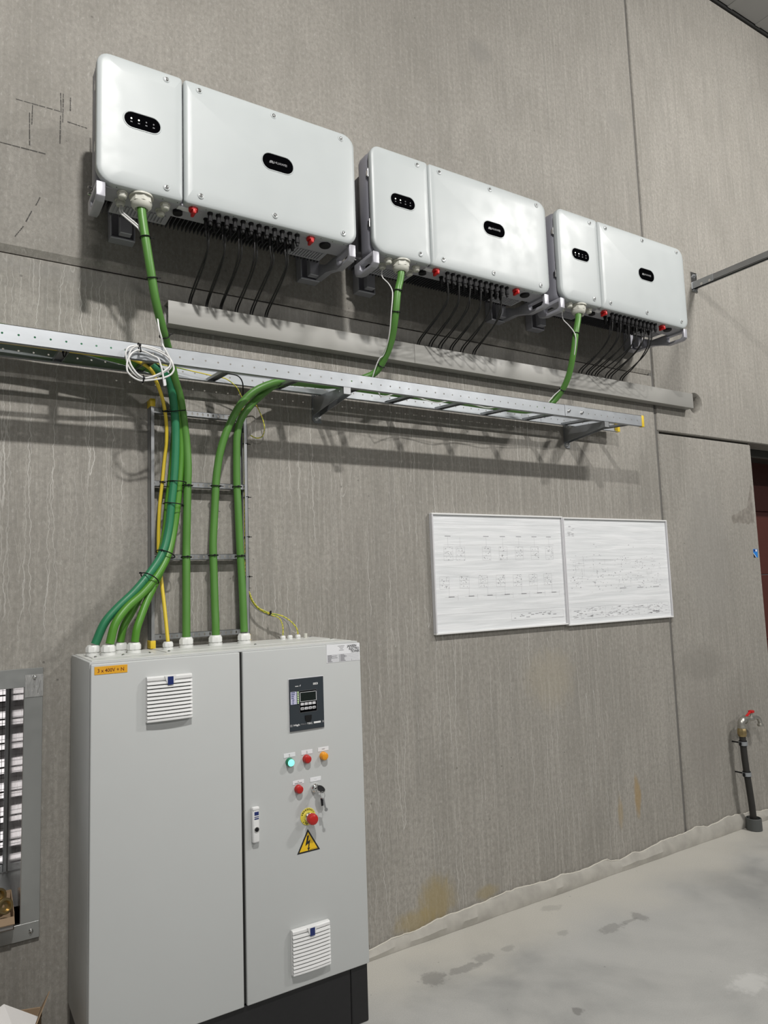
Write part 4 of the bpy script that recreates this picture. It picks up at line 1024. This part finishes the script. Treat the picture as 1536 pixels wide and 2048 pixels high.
# name plate of the panel builder
np_ = MB().prism([(1.0746, 1.3945), (1.0746, 1.3258), (1.2195, 1.3258), (1.2195, 1.390), (1.216, 1.3925)], 'xz', CY - .001, CY).build('rating_plate', 'label', cab, smooth=False)
b = MB()
b.text('JANSEN', .0125, facing(1.1645, CY - .0012, 1.3790), .0001, bold=.0003, xs=.95)
b.text('ELECTRO', .0125, facing(1.1715, CY - .0012, 1.3685), .0001, bold=.0003, xs=.85)
b.text('TECHNIEK', .0125, facing(1.1795, CY - .0012, 1.3580), .0001, bold=.0003, xs=.66)
for z, x0, x1 in ((1.385, 1.123, 1.157), (1.380, 1.129, 1.152), (1.3745, 1.133, 1.147), (1.369, 1.129, 1.152)):
    b.text('x' * 14, .0035, facing(x0, CY - .0012, z), .0001, xs=(x1 - x0) / .028)
b.build('lettering', 'ink', np_, smooth=False)
b = MB()
for k in range(9):
    z = 1.3545 - k * .0033
    b.box(1.0765, 1.217, CY - .0013, CY - .001, z - .00035, z + .00035)
for x in (1.129, 1.1315):
    b.box(x - .0004, x + .0004, CY - .0013, CY - .001, 1.3272, 1.3545)
for x in (1.152, 1.183):
    b.box(x - .0004, x + .0004, CY - .0013, CY - .001, 1.3272, 1.335)
for k in range(8):
    z = 1.3545 - k * .0033 - .0027
    b.box(1.079, 1.079 + random.uniform(.012, .042), CY - .0013, CY - .001, z, z + .0018)
    b.box(1.134, 1.134 + random.uniform(.012, .03), CY - .0013, CY - .001, z, z + .0018)
b.build('ruled_lines', 'ink_mid', np_, smooth=False)
# protection relay
RX0, RX1, RZ0, RZ1 = .9160, 1.0558, 1.0925, 1.2798
rl = MB().box(RX0, RX1, CY - .006, CY, RZ0, RZ1, .0015, 1).build('protection_relay', 'slate', cab)
RY = CY - .0062
MB().box(RX0 - .002, RX1 + .002, CY - .002, CY, RZ0 - .002, RZ1 + .002, .001, 1).build('relay_bezel', 'key', rl)
MB().box(.9556, 1.0258, RY - .0006, RY + .001, 1.1565, 1.2347, .0003, 1).build('keypad_panel', 'gloss', rl, smooth=False)
b = MB()
for (x0, x1, z0, z1) in ((.9574, 1.0244, 1.1950, 1.1962), (.9574, 1.0244, 1.2283, 1.2295), (.9574, .9588, 1.195, 1.2295), (1.0230, 1.0244, 1.195, 1.2295)):
    b.box(x0, x1, RY - .0012, RY, z0, z1)
b.build('screen_frame', 'label', rl, smooth=False)
b = MB()
for (x0, x1, z0, z1) in ((.9554, 1.026, 1.1560, 1.1566), (.9554, 1.026, 1.2345, 1.2351), (.9554, .9560, 1.156, 1.235), (1.0254, 1.026, 1.156, 1.235)):
    b.box(x0, x1, RY - .0009, RY, z0, z1)
b.build('panel_outline', 'print_grey', rl, smooth=False)
MB().box(.9590, 1.0228, RY - .001, RY, 1.1964, 1.2281).build('screen', 'lcd', rl, smooth=False)
kx = (.9661, .9821, .9977, 1.0139)
for r_, z in enumerate((1.1862, 1.1701)):
    for k, x in enumerate(kx):
        MB().box(x - .0068, x + .0068, RY - .002, RY, z - .0049, z + .0049, .0012, 1).build('push_button', 'key', rl)
b = MB()
for k, (x, t) in enumerate(zip(kx, ('INFO', 'C', 'OK', 'CTRL'))):
    b.text(t, .0042, facing(x, RY - .0022, 1.1687), .0001, 'CENTER', bold=.0003)
b.build('key_legend', 'ink', rl, smooth=False)
MB().box(.9200, .9443, RY - .0006, RY, 1.1892, 1.2343).build('led_label_strip', 'lilac', rl, smooth=False)
b = MB()
for k in range(7):
    z = 1.2312 - k * .00648
    b.box(.9205, .9438, RY - .0008, RY, z - .0042, z - .0038)
    b.box(.9225 + .004 * (k > 3), .9225 + .006 + .011 * random.random(), RY - .0008, RY, z - .0015, z + .0012)
b.build('led_legend', 'blue', rl, smooth=False)
for k in range(7):
    MB().lathe((.9502, RY, 1.2314 - k * .00648), (0, -1, 0), [(0, .0019), (.001, .0016)], 8).build('status_led', 'led_green', rl)
b = MB()
b.text('SE3', .0098, facing(1.0116, RY - .0004, 1.2525), .0002, bold=.0003, xs=1.45)
b.text('WOODWARD', .0038, facing(.9390, RY - .0004, 1.2516), .0002, bold=.0002, xs=.55)
b.prism([(.9570, 1.2515), (.9585, 1.2560), (.9612, 1.2578), (.9603, 1.2535), (.9585, 1.2512)], 'xz', RY - .0006, RY)
b.text('High', .0085, facing(.9295, RY - .0004, 1.1112), .0002, bold=.0002, xs=1.6)
b.text('TEC', .0082, facing(.9843, RY - .0004, 1.1112), .0002, bold=.0002, xs=1.5)
b.box(1.0116, 1.0402, RY - .0006, RY, 1.1115, 1.1180)
b.build('lettering', 'ink_white', rl, smooth=False)
b = MB()
b.text('PRO', .0082, facing(.9585, RY - .0004, 1.1112), .0002, xs=1.5)
b.box(.9158, .9254, RY - .0006, RY, 1.1095, 1.1178).box(1.0462, 1.0548, RY - .0006, RY, 1.1112, 1.1180)
b.build('grey_lettering', 'print_grey', rl, smooth=False)
MB().prism([(.9760, 1.1440), (.9765, 1.131), (.980, 1.1225), (.9895, 1.1212), (.999, 1.1225), (1.0025, 1.131), (1.0030, 1.1440)], 'xz', RY - .0025, RY).build('service_port_cover', 'black', rl, smooth=False)
# pilot lights and their labels
def pilot(x, z, rim, lens, lx0, lx1, lz0, lz1, txt):
    p = MB().lathe((x, CY, z), (0, -1, 0), [(0, .0150), (.004, .0150), (.006, .0140), (.016, .0138), (.017, .0128)], 24).build('pilot_light', rim, cab)
    MB().lathe((x, CY - .0165, z), (0, -1, 0), [(0, .0128), (.003, .0118), (.0045, .008), (.005, .001)], 24).build('lens', lens, p)
    l = MB().box(lx0, lx1, CY - .0012, CY, lz0, lz1, .0003, 1).build('name_strip', 'label', cab, smooth=False)
    b = MB()
    ln = txt.split('|')
    for i, t in enumerate(ln):
        b.text(t, .0042, facing((lx0 + lx1) / 2, CY - .0014, (lz0 + lz1) / 2 - .0014 + (.0026 if len(ln) > 1 else 0) - i * .0056), .0001, 'CENTER', bold=.00015)
    b.build('lettering', 'print_grey', l, smooth=False)
pilot(.9125, .9865, 'green_lens', 'green_lit', .8909, .9362, 1.0030, 1.0180, 'K1|IN')
pilot(.9802, .9878, 'red', 'red', .9604, 1.0056, 1.0036, 1.0188, 'K1|UIT')
pilot(1.0495, .9880, 'amber', 'amber', 1.0288, 1.0726, 1.0050, 1.0198, 'START')
pilot(.9450, .8865, 'red', 'red', .9242, .9685, .9028, .9168, 'K1|NETBEWAKING')
l = MB().box(.9935, 1.0378, CY - .0012, CY, .9020, .9168, .0003, 1).build('name_strip', 'label', cab, smooth=False)
MB().text('0 - I', .0042, facing(1.0156, CY - .0014, .908), .0001, 'CENTER').build('lettering', 'print_grey', l, smooth=False)
MB().lathe((1.0120, CY, .8790), (0, -1, 0), [(0, .0165), (.006, .0165), (.010, .0150), (.012, .0125), (.012, .011), (.020, .0105), (.021, .009)], 24).build('key_switch', 'chrome', cab)
# emergency stop
es = MB().lathe((.9815, CY, .7830), (0, -1, 0), [(0, .0300), (.0018, .0300), (.0022, .0296)], 36).build('emergency_stop', 'estop_yellow', cab)
b = MB()
for t, a0, step in (('EMERGENCY', 160, -16.2), ('STOP', 222, 18)):
    for k, ch in enumerate(t):
        a = R(a0 + step * k)
        rot = a - math.pi / 2 if step < 0 else a + math.pi / 2
        rr = .0225 if step < 0 else .0275
        b.text(ch, .0075, facing(.9815 + rr * math.cos(a), CY - .0024, .7830 + rr * math.sin(a)) @ Matrix.Rotation(rot, 4, 'Z'), .0001, 'CENTER', bold=.0003)
b.build('lettering', 'ink', es, smooth=False)
MB().lathe((.9815, CY - .002, .7830), (0, -1, 0), [(0, .0165), (.012, .0155), (.014, .0125), (.026, .012)], 24).build('collar', 'chrome', es)
MB().lathe((.9815, CY - .024, .7830), (0, -1, 0), [(0, .0135), (.004, .0185), (.010, .0200), (.020, .0195), (.026, .0175), (.0285, .013), (.0295, .004)], 28).build('mushroom_head', 'red', es)
# warning triangle
b = MB()
tri = [(.9801, .7392), (.9358, .6585), (1.0272, .6590)]
cxz = (sum(p[0] for p in tri) / 3, sum(p[1] for p in tri) / 3)
def sc(k): return [(cxz[0] + (p[0] - cxz[0]) * k, cxz[1] + (p[1] - cxz[1]) * k) for p in tri]
b.prism(sc(1.0), 'xz', CY - .0008, CY)
wt = b.build('warning_sign', 'ink', cab, smooth=False)
MB().prism(sc(.80), 'xz', CY - .0012, CY - .0004).build('yellow_field', 'warn', wt, smooth=False)
b = MB()
bx, bz = .9805, .688
bolt = [(-.0035, .0285), (.0035, .0285), (-.002, .008), (.0075, .0125), (.0030, -.014), (.0065, -.0135), (.0005, -.026), (-.0045, -.0145), (-.0010, -.0142), (.0008, .0010), (-.0120, -.0060)]
b.prism([(bx + p[0], bz + p[1]) for p in bolt], 'xz', CY - .0016, CY - .0010)
for k in range(7):
    b.box(.9865 + k * .0046, .9895 + k * .0046, CY - .0014, CY - .001, .6656, .6672)
b.build('flash_symbol', 'ink', wt, smooth=False)
# door lock
lk = MB().box(.7622, .7884, CY - .018, CY, .7370, .8575, .006, 3).build('lock_handle', 'white_plastic', cab)
MB().box(.7625, .7881, CY - .020, CY - .012, .846, .8585, .004, 2).build('grip_lip', 'white_plastic', lk)
MB().lathe((.7768, CY - .018, .7825), (0, -1, 0), [(0, .0098), (.002, .0094), (.002, .0078), (.0005, .0076)], 18).build('lock_rim', 'chrome', lk)
MB().lathe((.7768, CY - .0182, .7825), (0, -1, 0), [(0, .0074), (.0008, .0072), (.0030, .003)], 14).build('lock_cylinder', 'black', lk)
MB().box(.7690, .7850, CY - .0187, CY - .0178, .8300, .8420).box(.7690, .7850, CY - .0187, CY - .0178, .8235, .8260).box(.7690, .7850, CY - .0187, CY - .0178, .8165, .8205).build('badge', 'blue', lk, smooth=False)
# key with tag hanging in the switch
kt = thing('key_bunch', (1.012, -.44, .81), 'bunch of two keys, one in the key switch and one hanging', 'keys')
M_ = Matrix.Translation((1.017, CY - .040, .8815)) @ Matrix.Rotation(R(38), 4, 'X') @ Matrix.Rotation(R(12), 4, 'Y')
b = MB().lathe((0, 0, -.002), (0, 0, 1), [(0, .0145), (.0005, .0165), (.0035, .0165), (.004, .0145)], 22)
bmesh.ops.transform(b.bm, verts=b.bm.verts, matrix=M_)
b.build('key_head', 'black', kt)
b = MB()
b.tube([(M_ @ Vector((.0168 * math.cos(a), .0168 * math.sin(a), .0008))) for a in [2 * math.pi * k / 24 for k in range(24)]], .0012, 6, closed=True, raw=True)
b.build('key_rim', 'chrome', kt)
b = MB().tube([(1.016 + .009 * math.cos(a), CY - .055 + .002 * math.sin(a), .8635 + .012 * math.sin(a)) for a in [2 * math.pi * k / 18 for k in range(18)]], .0009, 6, closed=True, raw=True)
b.build('split_ring', 'chrome', kt)
b = MB().box(-.0045, .0045, -.0015, .0015, -.030, -.002, .001, 1, Matrix.Translation((1.0125, CY - .053, .856)) @ Matrix.Rotation(R(-6), 4, 'Y'))
b.build('key_fob', 'black', kt)
b = MB().box(-.003, .003, -.001, .001, -.040, .000, .0005, 1, Matrix.Translation((1.019, CY - .055, .854)) @ Matrix.Rotation(R(-11), 4, 'Y'))
b.lathe((1.0285, CY - .056, .8115), (0, -1, 0), [(-.001, .0065), (.001, .0065)], 14)
b.build('hanging_key', 'galv_dark', kt)

# ================================================================== FRAMED DRAWINGS
def frame(x0, x1, z0, z1, label, seed):
    t = thing('picture_frame', ((x0 + x1) / 2, 0, z0), label, 'frame', 'framed wiring diagrams on the wall')
    y0 = -.026; w = .0085
    for (a, c, d, e) in ((x0, x1, z1 - w, z1), (x0, x1, z0, z0 + w)):
        MB().box(a, c, y0, -.001, d, e, .0012, 1).build('frame_bar', 'white_plastic', t, smooth=False)
    for (a, c) in ((x0, x0 + w), (x1 - w, x1)):
        MB().box(a, c, y0, -.001, z0 + w, z1 - w, .0012, 1).build('frame_bar', 'key', t, smooth=False)  # side bars greyer than top and bottom: their shade is in the colour
    MB().box(x0 + w * .6, x1 - w * .6, -.0165, -.004, z0 + w * .6, z1 - w * .6).build('drawing_sheet', 'paper', t, smooth=False)
    sh = [o for o in bpy.data.objects if o.parent is t and o.name.startswith('drawing_sheet')][0]
    rnd = random.Random(seed)
    W, H = x1 - x0, z1 - z0
    soft, mid = MB(), MB()
    yp = -.0167
    def q(b, u0, u1, v0, v1):
        xa, xb, za, zb = x0 + W * u0, x0 + W * u1, z0 + H * v0, z0 + H * v1
        b.bm.faces.new([b.bm.verts.new(p) for p in ((xa, yp, za), (xb, yp, za), (xb, yp, zb), (xa, yp, zb))])
    lw, lh = .0009 / W, .0009 / H
    def hl(b, u0, u1, v): q(b, u0, u1, v - lh / 2, v + lh / 2)
    def vl(b, u, v0, v1): q(b, u - lw / 2, u + lw / 2, v0, v1)
    def rect(b, u0, u1, v0, v1):
        hl(b, u0, u1, v0); hl(b, u0, u1, v1); vl(b, u0, v0, v1); vl(b, u1, v0, v1)
    def symbol(u, v, w_, h_):
        for e in (-1, 1): vl(soft, u + e * w_ / 2, v - h_ / 2, v + h_ / 2)
        for k in range(4): hl(soft, u - w_ / 2, u + w_ / 2, v - h_ / 2 + h_ * k / 3.0)
        for k in range(17):
            a, c = u + rnd.uniform(-.42, .42) * w_, v + rnd.uniform(-.5, .5) * h_
            s_ = rnd.uniform(.002, .006)
            q(mid if rnd.random() < .55 else soft, a, a + s_, c, c + rnd.uniform(.004, .009))
    if seed == 1:
        hl(soft, .02, .98, .91); hl(soft, .02, .98, .16); hl(soft, .08, .92, .735)
        for k, u in enumerate((.11, .195, .385, .51, .635, .76, .88)):
            symbol(u, .66, .062, .115); vl(soft, u, .715, .80)
            if k != 1: q(mid, u - .02, u + .02, .805, .811)
        for u in (.075, .215, .35, .48, .61, .735, .855):
            symbol(u, .42, .066, .10); vl(soft, u + .03, .30, .37); hl(soft, u, u + .09, .30); vl(soft, u + .09, .27, .32)
            q(mid, u + .025, u + .065, .298, .305)
        for k in range(16):
            a, c = rnd.uniform(.56, .92), rnd.uniform(.085, .125); q(mid, a, a + rnd.uniform(.01, .03), c, c + .006)
        rect(soft, .55, .97, .07, .14); hl(mid, .87, .97, .075)
    else:
        vl(soft, .17, .45, .62); hl(soft, .05, .42, .60); hl(soft, .30, .95, .60)
        for k in range(210):
            u = rnd.choice((rnd.gauss(.09, .03), rnd.gauss(.30, .05), rnd.gauss(.50, .05), rnd.gauss(.68, .04), rnd.gauss(.85, .04)))
            v = rnd.choice((rnd.gauss(.58, .06), rnd.gauss(.42, .06), rnd.gauss(.38, .04)))
            s_ = rnd.uniform(.002, .008)
            q(mid if rnd.random() < .3 else soft, u, u + s_, v, v + rnd.uniform(.003, .010))
        for k in range(60):
            u, v = rnd.uniform(.04, .93), rnd.uniform(.33, .62)
            (hl(soft, u, u + rnd.uniform(.02, .06), v) if k % 2 else vl(soft, u, v, v + rnd.uniform(.02, .07)))
        for k in range(14):
            u, v = rnd.uniform(.04, .09), rnd.uniform(.82, .96); q(soft, u, u + .02, v, v + .004)
        for u in (.49, .66, .82):
            q(mid, u, u + .06, .318, .324)
            for j in range(4): vl(soft, u + .015 * j, .30, .32)
        rect(soft, .03, .97, .05, .16)
        for u in (.12, .22, .34, .45, .56, .66, .75, .84): vl(soft, u, .05, .16)
        for k in range(150):
            u, v = rnd.uniform(.04, .94), rnd.uniform(.055, .15); q(soft, u, u + rnd.uniform(.006, .03), v, v + .004)
        q(mid, .80, .865, .072, .082); q(mid, .83, .865, .06, .066)
    for b, m in ((soft, 'ink_soft'), (mid, 'ink_mid')):
        b.build('printed_lines', m, sh, smooth=False)['kind'] = 'stuff'
frame(1.8630, 2.7570, 1.3635, 1.9585, 'left framed wiring diagram with two rows of symbols', 1)
frame(2.7595, 3.6600, 1.3560, 1.9545, 'right framed wiring diagram with a ruled title block', 2)

# ================================================================== STRUT AT THE UPPER RIGHT
st = thing('strut_channel', (4.165, 0, 3.575), 'galvanised strut channel standing out from the wall beside the rightmost inverter', 'bracket')
b = MB()
for (xa, xb, za, zb) in ((4.150, 4.191, 3.599, 3.6015), (4.150, 4.1525, 3.560, 3.6015), (4.1885, 4.191, 3.560, 3.6015), (4.150, 4.160, 3.5600, 3.5625), (4.181, 4.191, 3.5600, 3.5625)):
    b.box(xa, xb, -1.6, -.006, za, zb)
b.build('channel', 'galv_dark', st, smooth=False)
MB().box(4.1485, 4.1500, -.16, -.004, 3.556, 3.603, .0005, 1).build('sleeve', 'galv', st, smooth=False)
MB().prism([(4.139, 3.537), (4.139, 3.676), (4.205, 3.676), (4.205, 3.537)], 'xz', -.006, -.0005).build('base_plate', 'chrome', st, smooth=False)
for z in (3.650, 3.551):
    MB().lathe((4.170, -.006, z), (0, -1, 0), [(0, .014), (.002, .014), (.002, .009), (.010, .009), (.010, .005), (.024, .005)], 12).build('anchor_bolt', 'galv_dark', st)
for y in (-.075, -.135):
    MB().lathe((4.1485, y, 3.566), (-1, 0, 0), [(0, .0085), (.002, .0085), (.003, .004), (.007, .004)], 12).build('bolt', 'chrome', st)

# ================================================================== STANDPIPE WITH TAP
tp = thing('standpipe_tap', (4.225, -.08, 0), 'black standpipe with a red-handled water tap at the wall foot', 'tap')
MB().tube([(4.224, -.08, .01), (4.220, -.08, .12), (4.207, -.08, .24), (4.194, -.078, .36), (4.188, -.075, .48), (4.186, -.075, .585)], .0195, 14).build('pipe', 'pipe', tp)
b = MB().lathe((4.224, -.08, .001), (0, 0, 1), [(0, .047), (.070, .046), (.072, .044), (.072, .040), (.02, .040)], 24)
b.build('floor_sleeve', 'sleeve', tp)
for (x, z, y) in ((4.1945, .345, -.078), (4.187, .535, -.075)):
    b = MB().lathe((x, y, z - .012), (0, 0, 1), [(0, .0205), (0, .0265), (.024, .0265), (.024, .0205)], 20, caps=False)
    b.build('pipe_clip', 'galv', tp)
    b2 = MB().lathe((x, y, z - .016), (0, 0, 1), [(0, .0200), (0, .0235), (.032, .0235), (.032, .0200)], 20, caps=False)
    b2.cyl((x, y + .02, z), (x, -.0005, z), .0045, 8)
    b2.box(x - .034, x - .022, y - .006, y + .006, z - .010, z + .010, .001, 1)
    b2.build('rubber_lining', 'black', tp)
MB().lathe((4.186, -.075, .578), (0, 0, 1), [(0, .024), (.010, .026), (.012, .028), (.040, .028), (.044, .025), (.056, .025), (.060, .022)], 8).build('compression_fitting', 'brass', tp)
b = MB().tube([(4.186, -.075, .632), (4.186, -.075, .655), (4.191, -.075, .668), (4.203, -.075, .676), (4.225, -.075, .676)], .0215, 14)
b.lathe((4.222, -.075, .676), (1, 0, 0), [(0, .026), (.014, .026)], 16)
b.lathe((4.186, -.075, .630), (0, 0, 1), [(0, .026), (.012, .026)], 16)
b.build('elbow', 'nickel', tp)
b = MB().lathe((4.236, -.075, .676), (1, 0, 0), [(0, .017), (.010, .019), (.022, .019), (.026, .013), (.040, .013), (.050, .017), (.075, .017), (.085, .0125)], 14)
b.tube([(4.318, -.075, .676), (4.345, -.075, .676), (4.372, -.075, .668), (4.388, -.075, .648), (4.391, -.075, .628)], .0125, 12)
b.lathe((4.391, -.075, .632), (0, 0, -1), [(0, .0135), (.004, .019), (.016, .019), (.018, .015)], 14)
b.cyl((4.302, -.075, .690), (4.302, -.075, .712), .009, 12)
b.build('tap_body', 'nickel', tp)
b = MB().box(4.288, 4.318, -.089, -.061, .709, .726, .004, 2)
b.tube([(4.300, -.075, .718), (4.272, -.078, .712), (4.245, -.080, .700), (4.225, -.081, .694)], [.009] * 0 or .0075, 8)
b.build('tap_handle', 'red_switch', tp)

# ================================================================== BLUE STICKER
sk = MB().box(4.606, 4.655, -.0012, -.0002, 1.715, 1.773).build('sticker', 'blue_bright')
tag(sk, 'small blue and white sticker near the doorway edge', 'sticker')
MB().box(4.610, 4.628, -.0016, -.001, 1.756, 1.770).build('dark_square', 'blue', sk, smooth=False)
MB().box(4.632, 4.648, -.0016, -.001, 1.756, 1.770).build('white_square', 'label', sk, smooth=False)
MB().prism([(4.606, 1.742), (4.606, 1.715), (4.632, 1.715)], 'xz', -.0016, -.001).build('black_corner', 'ink', sk, smooth=False)
MB().prism([(4.606, 1.748), (4.606, 1.742), (4.632, 1.715), (4.638, 1.715)], 'xz', -.0016, -.001).build('white_stripe', 'label', sk, smooth=False)

# ================================================================== WALL LOUVRE AT THE LEFT
lv = thing('wall_louvre', (-.25, 0, .45), 'aluminium taped wall louvre beside the cabinet at the left edge', 'louvre')
LX0, LX1, LZ0, LZ1 = -.75, .140, .450, 1.363
OX1, OZ0, OZ1 = .080, .505, 1.300
YF = -.012
MB().box(OX1, LX1, YF, -.0005, LZ0, LZ1 - .0655, .001, 1).build('flange', 'alu', lv)
MB().box(LX0, LX1 + .0005, YF - .001, -.0005, OZ1 - .002, LZ1, .001, 1).build('flange', 'alu', lv)
MB().box(LX0, LX1 - .002, YF - .0005, -.0005, LZ0, OZ0, .001, 1).build('flange', 'alu', lv)
MB().box(LX0, LX0 + .06, YF, -.0005, LZ0, LZ1, .001, 1).build('flange', 'alu', lv)
MB().box(OX1 + .003, LX1 + .001, YF - .0022, YF - .0006, 1.262, 1.340, .0006, 1).build('crumpled_tape', 'tape_crumple', lv)
for (x, z) in ((.113, 1.332), (.113, .476)):
    MB().lathe((x, YF - .002, z), (0, -1, 0), [(0, .0075), (.002, .0072), (.004, .005), (.007, .0042), (.008, .002)], 14).build('screw', 'chrome', lv)
MB().box(OX1 - .0012, OX1, YF + .002, .70, OZ0, OZ1).build('side_lining', 'alu_mirror', lv, smooth=False)
MB().box(LX0 + .06, OX1, YF + .002, .70, OZ0 - .001, OZ0).build('sill_lining', 'alu', lv, smooth=False)
MB().box(LX0 + .06, OX1, YF + .002, .70, OZ1, OZ1 + .001).build('head_lining', 'alu', lv, smooth=False)
MB().box(.064, .0785, .54, .57, OZ0 + .003, OZ1 - .001, .002, 1).build('grille_bar', 'galv_dark', lv)
MB().box(LX0 + .06, .0635, .54, .57, OZ0 + .003, OZ0 + .033, .002, 1).build('grille_bar', 'galv_dark', lv)
for k in range(8):
    z = .565 + k * .0985
    M_ = Matrix.Translation((-.32, .625, z)) @ Matrix.Rotation(R(-40), 4, 'X')
    MB().box(-.37, .395, -.035, .035, -.002, .002, 0, 1, M_).build('slat', 'slat', lv, smooth=False)
    MB().box(LX0 + .06, .0785, .59, .597, z + .047, z + .053).build('slat_rim', 'slat', lv, smooth=False)
b = MB()
for k in range(30):
    x = .052 - k * .022
    b.box(x - .0008, x + .0008, .537, .5385, OZ0 + .03, OZ1)
for k in range(36):
    z = OZ0 + .045 + k * .022
    b.box(-.6, .064, .537, .5385, z - .0007, z + .0007)
wmsh = b.build('wire_mesh', 'gap', lv, smooth=False); wmsh['kind'] = 'stuff'
w1 = struct(MB().box(-.69, .079, .700, .704, .505, 1.30).build('daylight_panel', 'daylight', smooth=False))  # glowing panel added outside the louvre to stand for daylight, no real pane

# open cardboard box of fittings on the sill
def carton(name, loc, sx, sy, h, rotz, label, flaps, mat_in='card'):
    t = thing(name, loc, label, 'box')
    T0 = Matrix.Translation(loc) @ Matrix.Rotation(rotz, 4, 'Z')
    th = .003
    parts = {'base': (-sx / 2, sx / 2, -sy / 2, sy / 2, 0, th), 'side_wall_a': (sx / 2 - th, sx / 2, -sy / 2, sy / 2, 0, h), 'side_wall_b': (-sx / 2, -sx / 2 + th, -sy / 2, sy / 2, 0, h),
             'side_wall_c': (-sx / 2, sx / 2, sy / 2 - th, sy / 2, 0, h), 'side_wall_d': (-sx / 2, sx / 2, -sy / 2, -sy / 2 + th, 0, h * flaps.get('front', 1))}
    for k, v in parts.items():
        MB().box(*v, 0, 1, T0).build(k.split('_a')[0].split('_b')[0].split('_c')[0].split('_d')[0] if k != 'base' else 'base', flaps.get('mat_front', mat_in) if k.endswith('_d') else mat_in, t, smooth=False)
    for side, ang, ln in flaps.get('flaps', ()):
        if side == 'r': m = T0 @ Matrix.Translation((sx / 2, 0, h)) @ Matrix.Rotation(R(ang), 4, 'Y'); dims = (0, ln, -sy / 2, sy / 2, -th / 2, th / 2)
        if side == 'l': m = T0 @ Matrix.Translation((-sx / 2, 0, h)) @ Matrix.Rotation(R(-ang), 4, 'Y'); dims = (-ln, 0, -sy / 2, sy / 2, -th / 2, th / 2)
        if side == 'b': m = T0 @ Matrix.Translation((0, sy / 2, h)) @ Matrix.Rotation(R(-ang), 4, 'X'); dims = (-sx / 2, sx / 2, 0, ln, -th / 2, th / 2)
        if side == 'f': m = T0 @ Matrix.Translation((0, -sy / 2, h * flaps.get('front', 1))) @ Matrix.Rotation(R(ang), 4, 'X'); dims = (-sx / 2, sx / 2, -ln, 0, -th / 2, th / 2)
        MB().box(*dims, 0, 1, m).build('flap', flaps.get('mat_flap_' + side, mat_in), t, smooth=False)
    return t
carton('cardboard_box', (-.107, .075, .506), .34, .22, .055, R(-2), 'torn open cardboard box of metal fittings in the louvre opening', {'front': .75, 'mat_front': 'card_white', 'flaps': (('f', 20, .035), ('b', 100, .06))})
for i, (x, y, z, l) in enumerate(((.028, .005, .572, 'ring-shaped metal fitting at the right in the cardboard box'), (.012, .06, .590, 'ring-shaped metal fitting behind the front one in the cardboard box'))):
    o = MB().lathe((x, y, z), (.35, -1, .25), [(0, .020), (0, .026), (.018, .026), (.020, .024), (.020, .018), (.006, .014), (.006, .005), (0.0, .005)], 22, caps=False).build('metal_fitting', 'brass')
    tag(o, l, 'fitting', 'metal fittings in the cardboard box')
bx2 = carton('cardboard_box', (-.085, -.245, .001), .36, .30, .29, R(-18), 'white and brown open cardboard box on the floor left of the cabinet', {'mat_front': 'card_white', 'flaps': (('b', 75, .035), ('r', -62, .05), ('f', -62, .17)), 'mat_flap_f': 'card_white'})
# its big white lid flap, half closed over the contents
b = MB()
Q = [Vector(p) for p in ((0.007, -0.38, 0.4389), (0.1054, -0.31, 0.3405), (0.0528, -0.47, 0.3295), (-0.1072, -0.54, 0.4637))]
nq = (Q[1] - Q[0]).cross(Q[3] - Q[0]).normalized() * .004
top = [b.bm.verts.new(p) for p in Q]; low = [b.bm.verts.new(p + nq) for p in Q]
b.bm.faces.new(top); b.bm.faces.new(low[::-1])
for k in range(4):
    b.bm.faces.new((top[k], top[(k + 1) % 4], low[(k + 1) % 4], low[k]))
b.build('flap', 'card_white', bx2, smooth=False)['label'] = 'white lid flap'
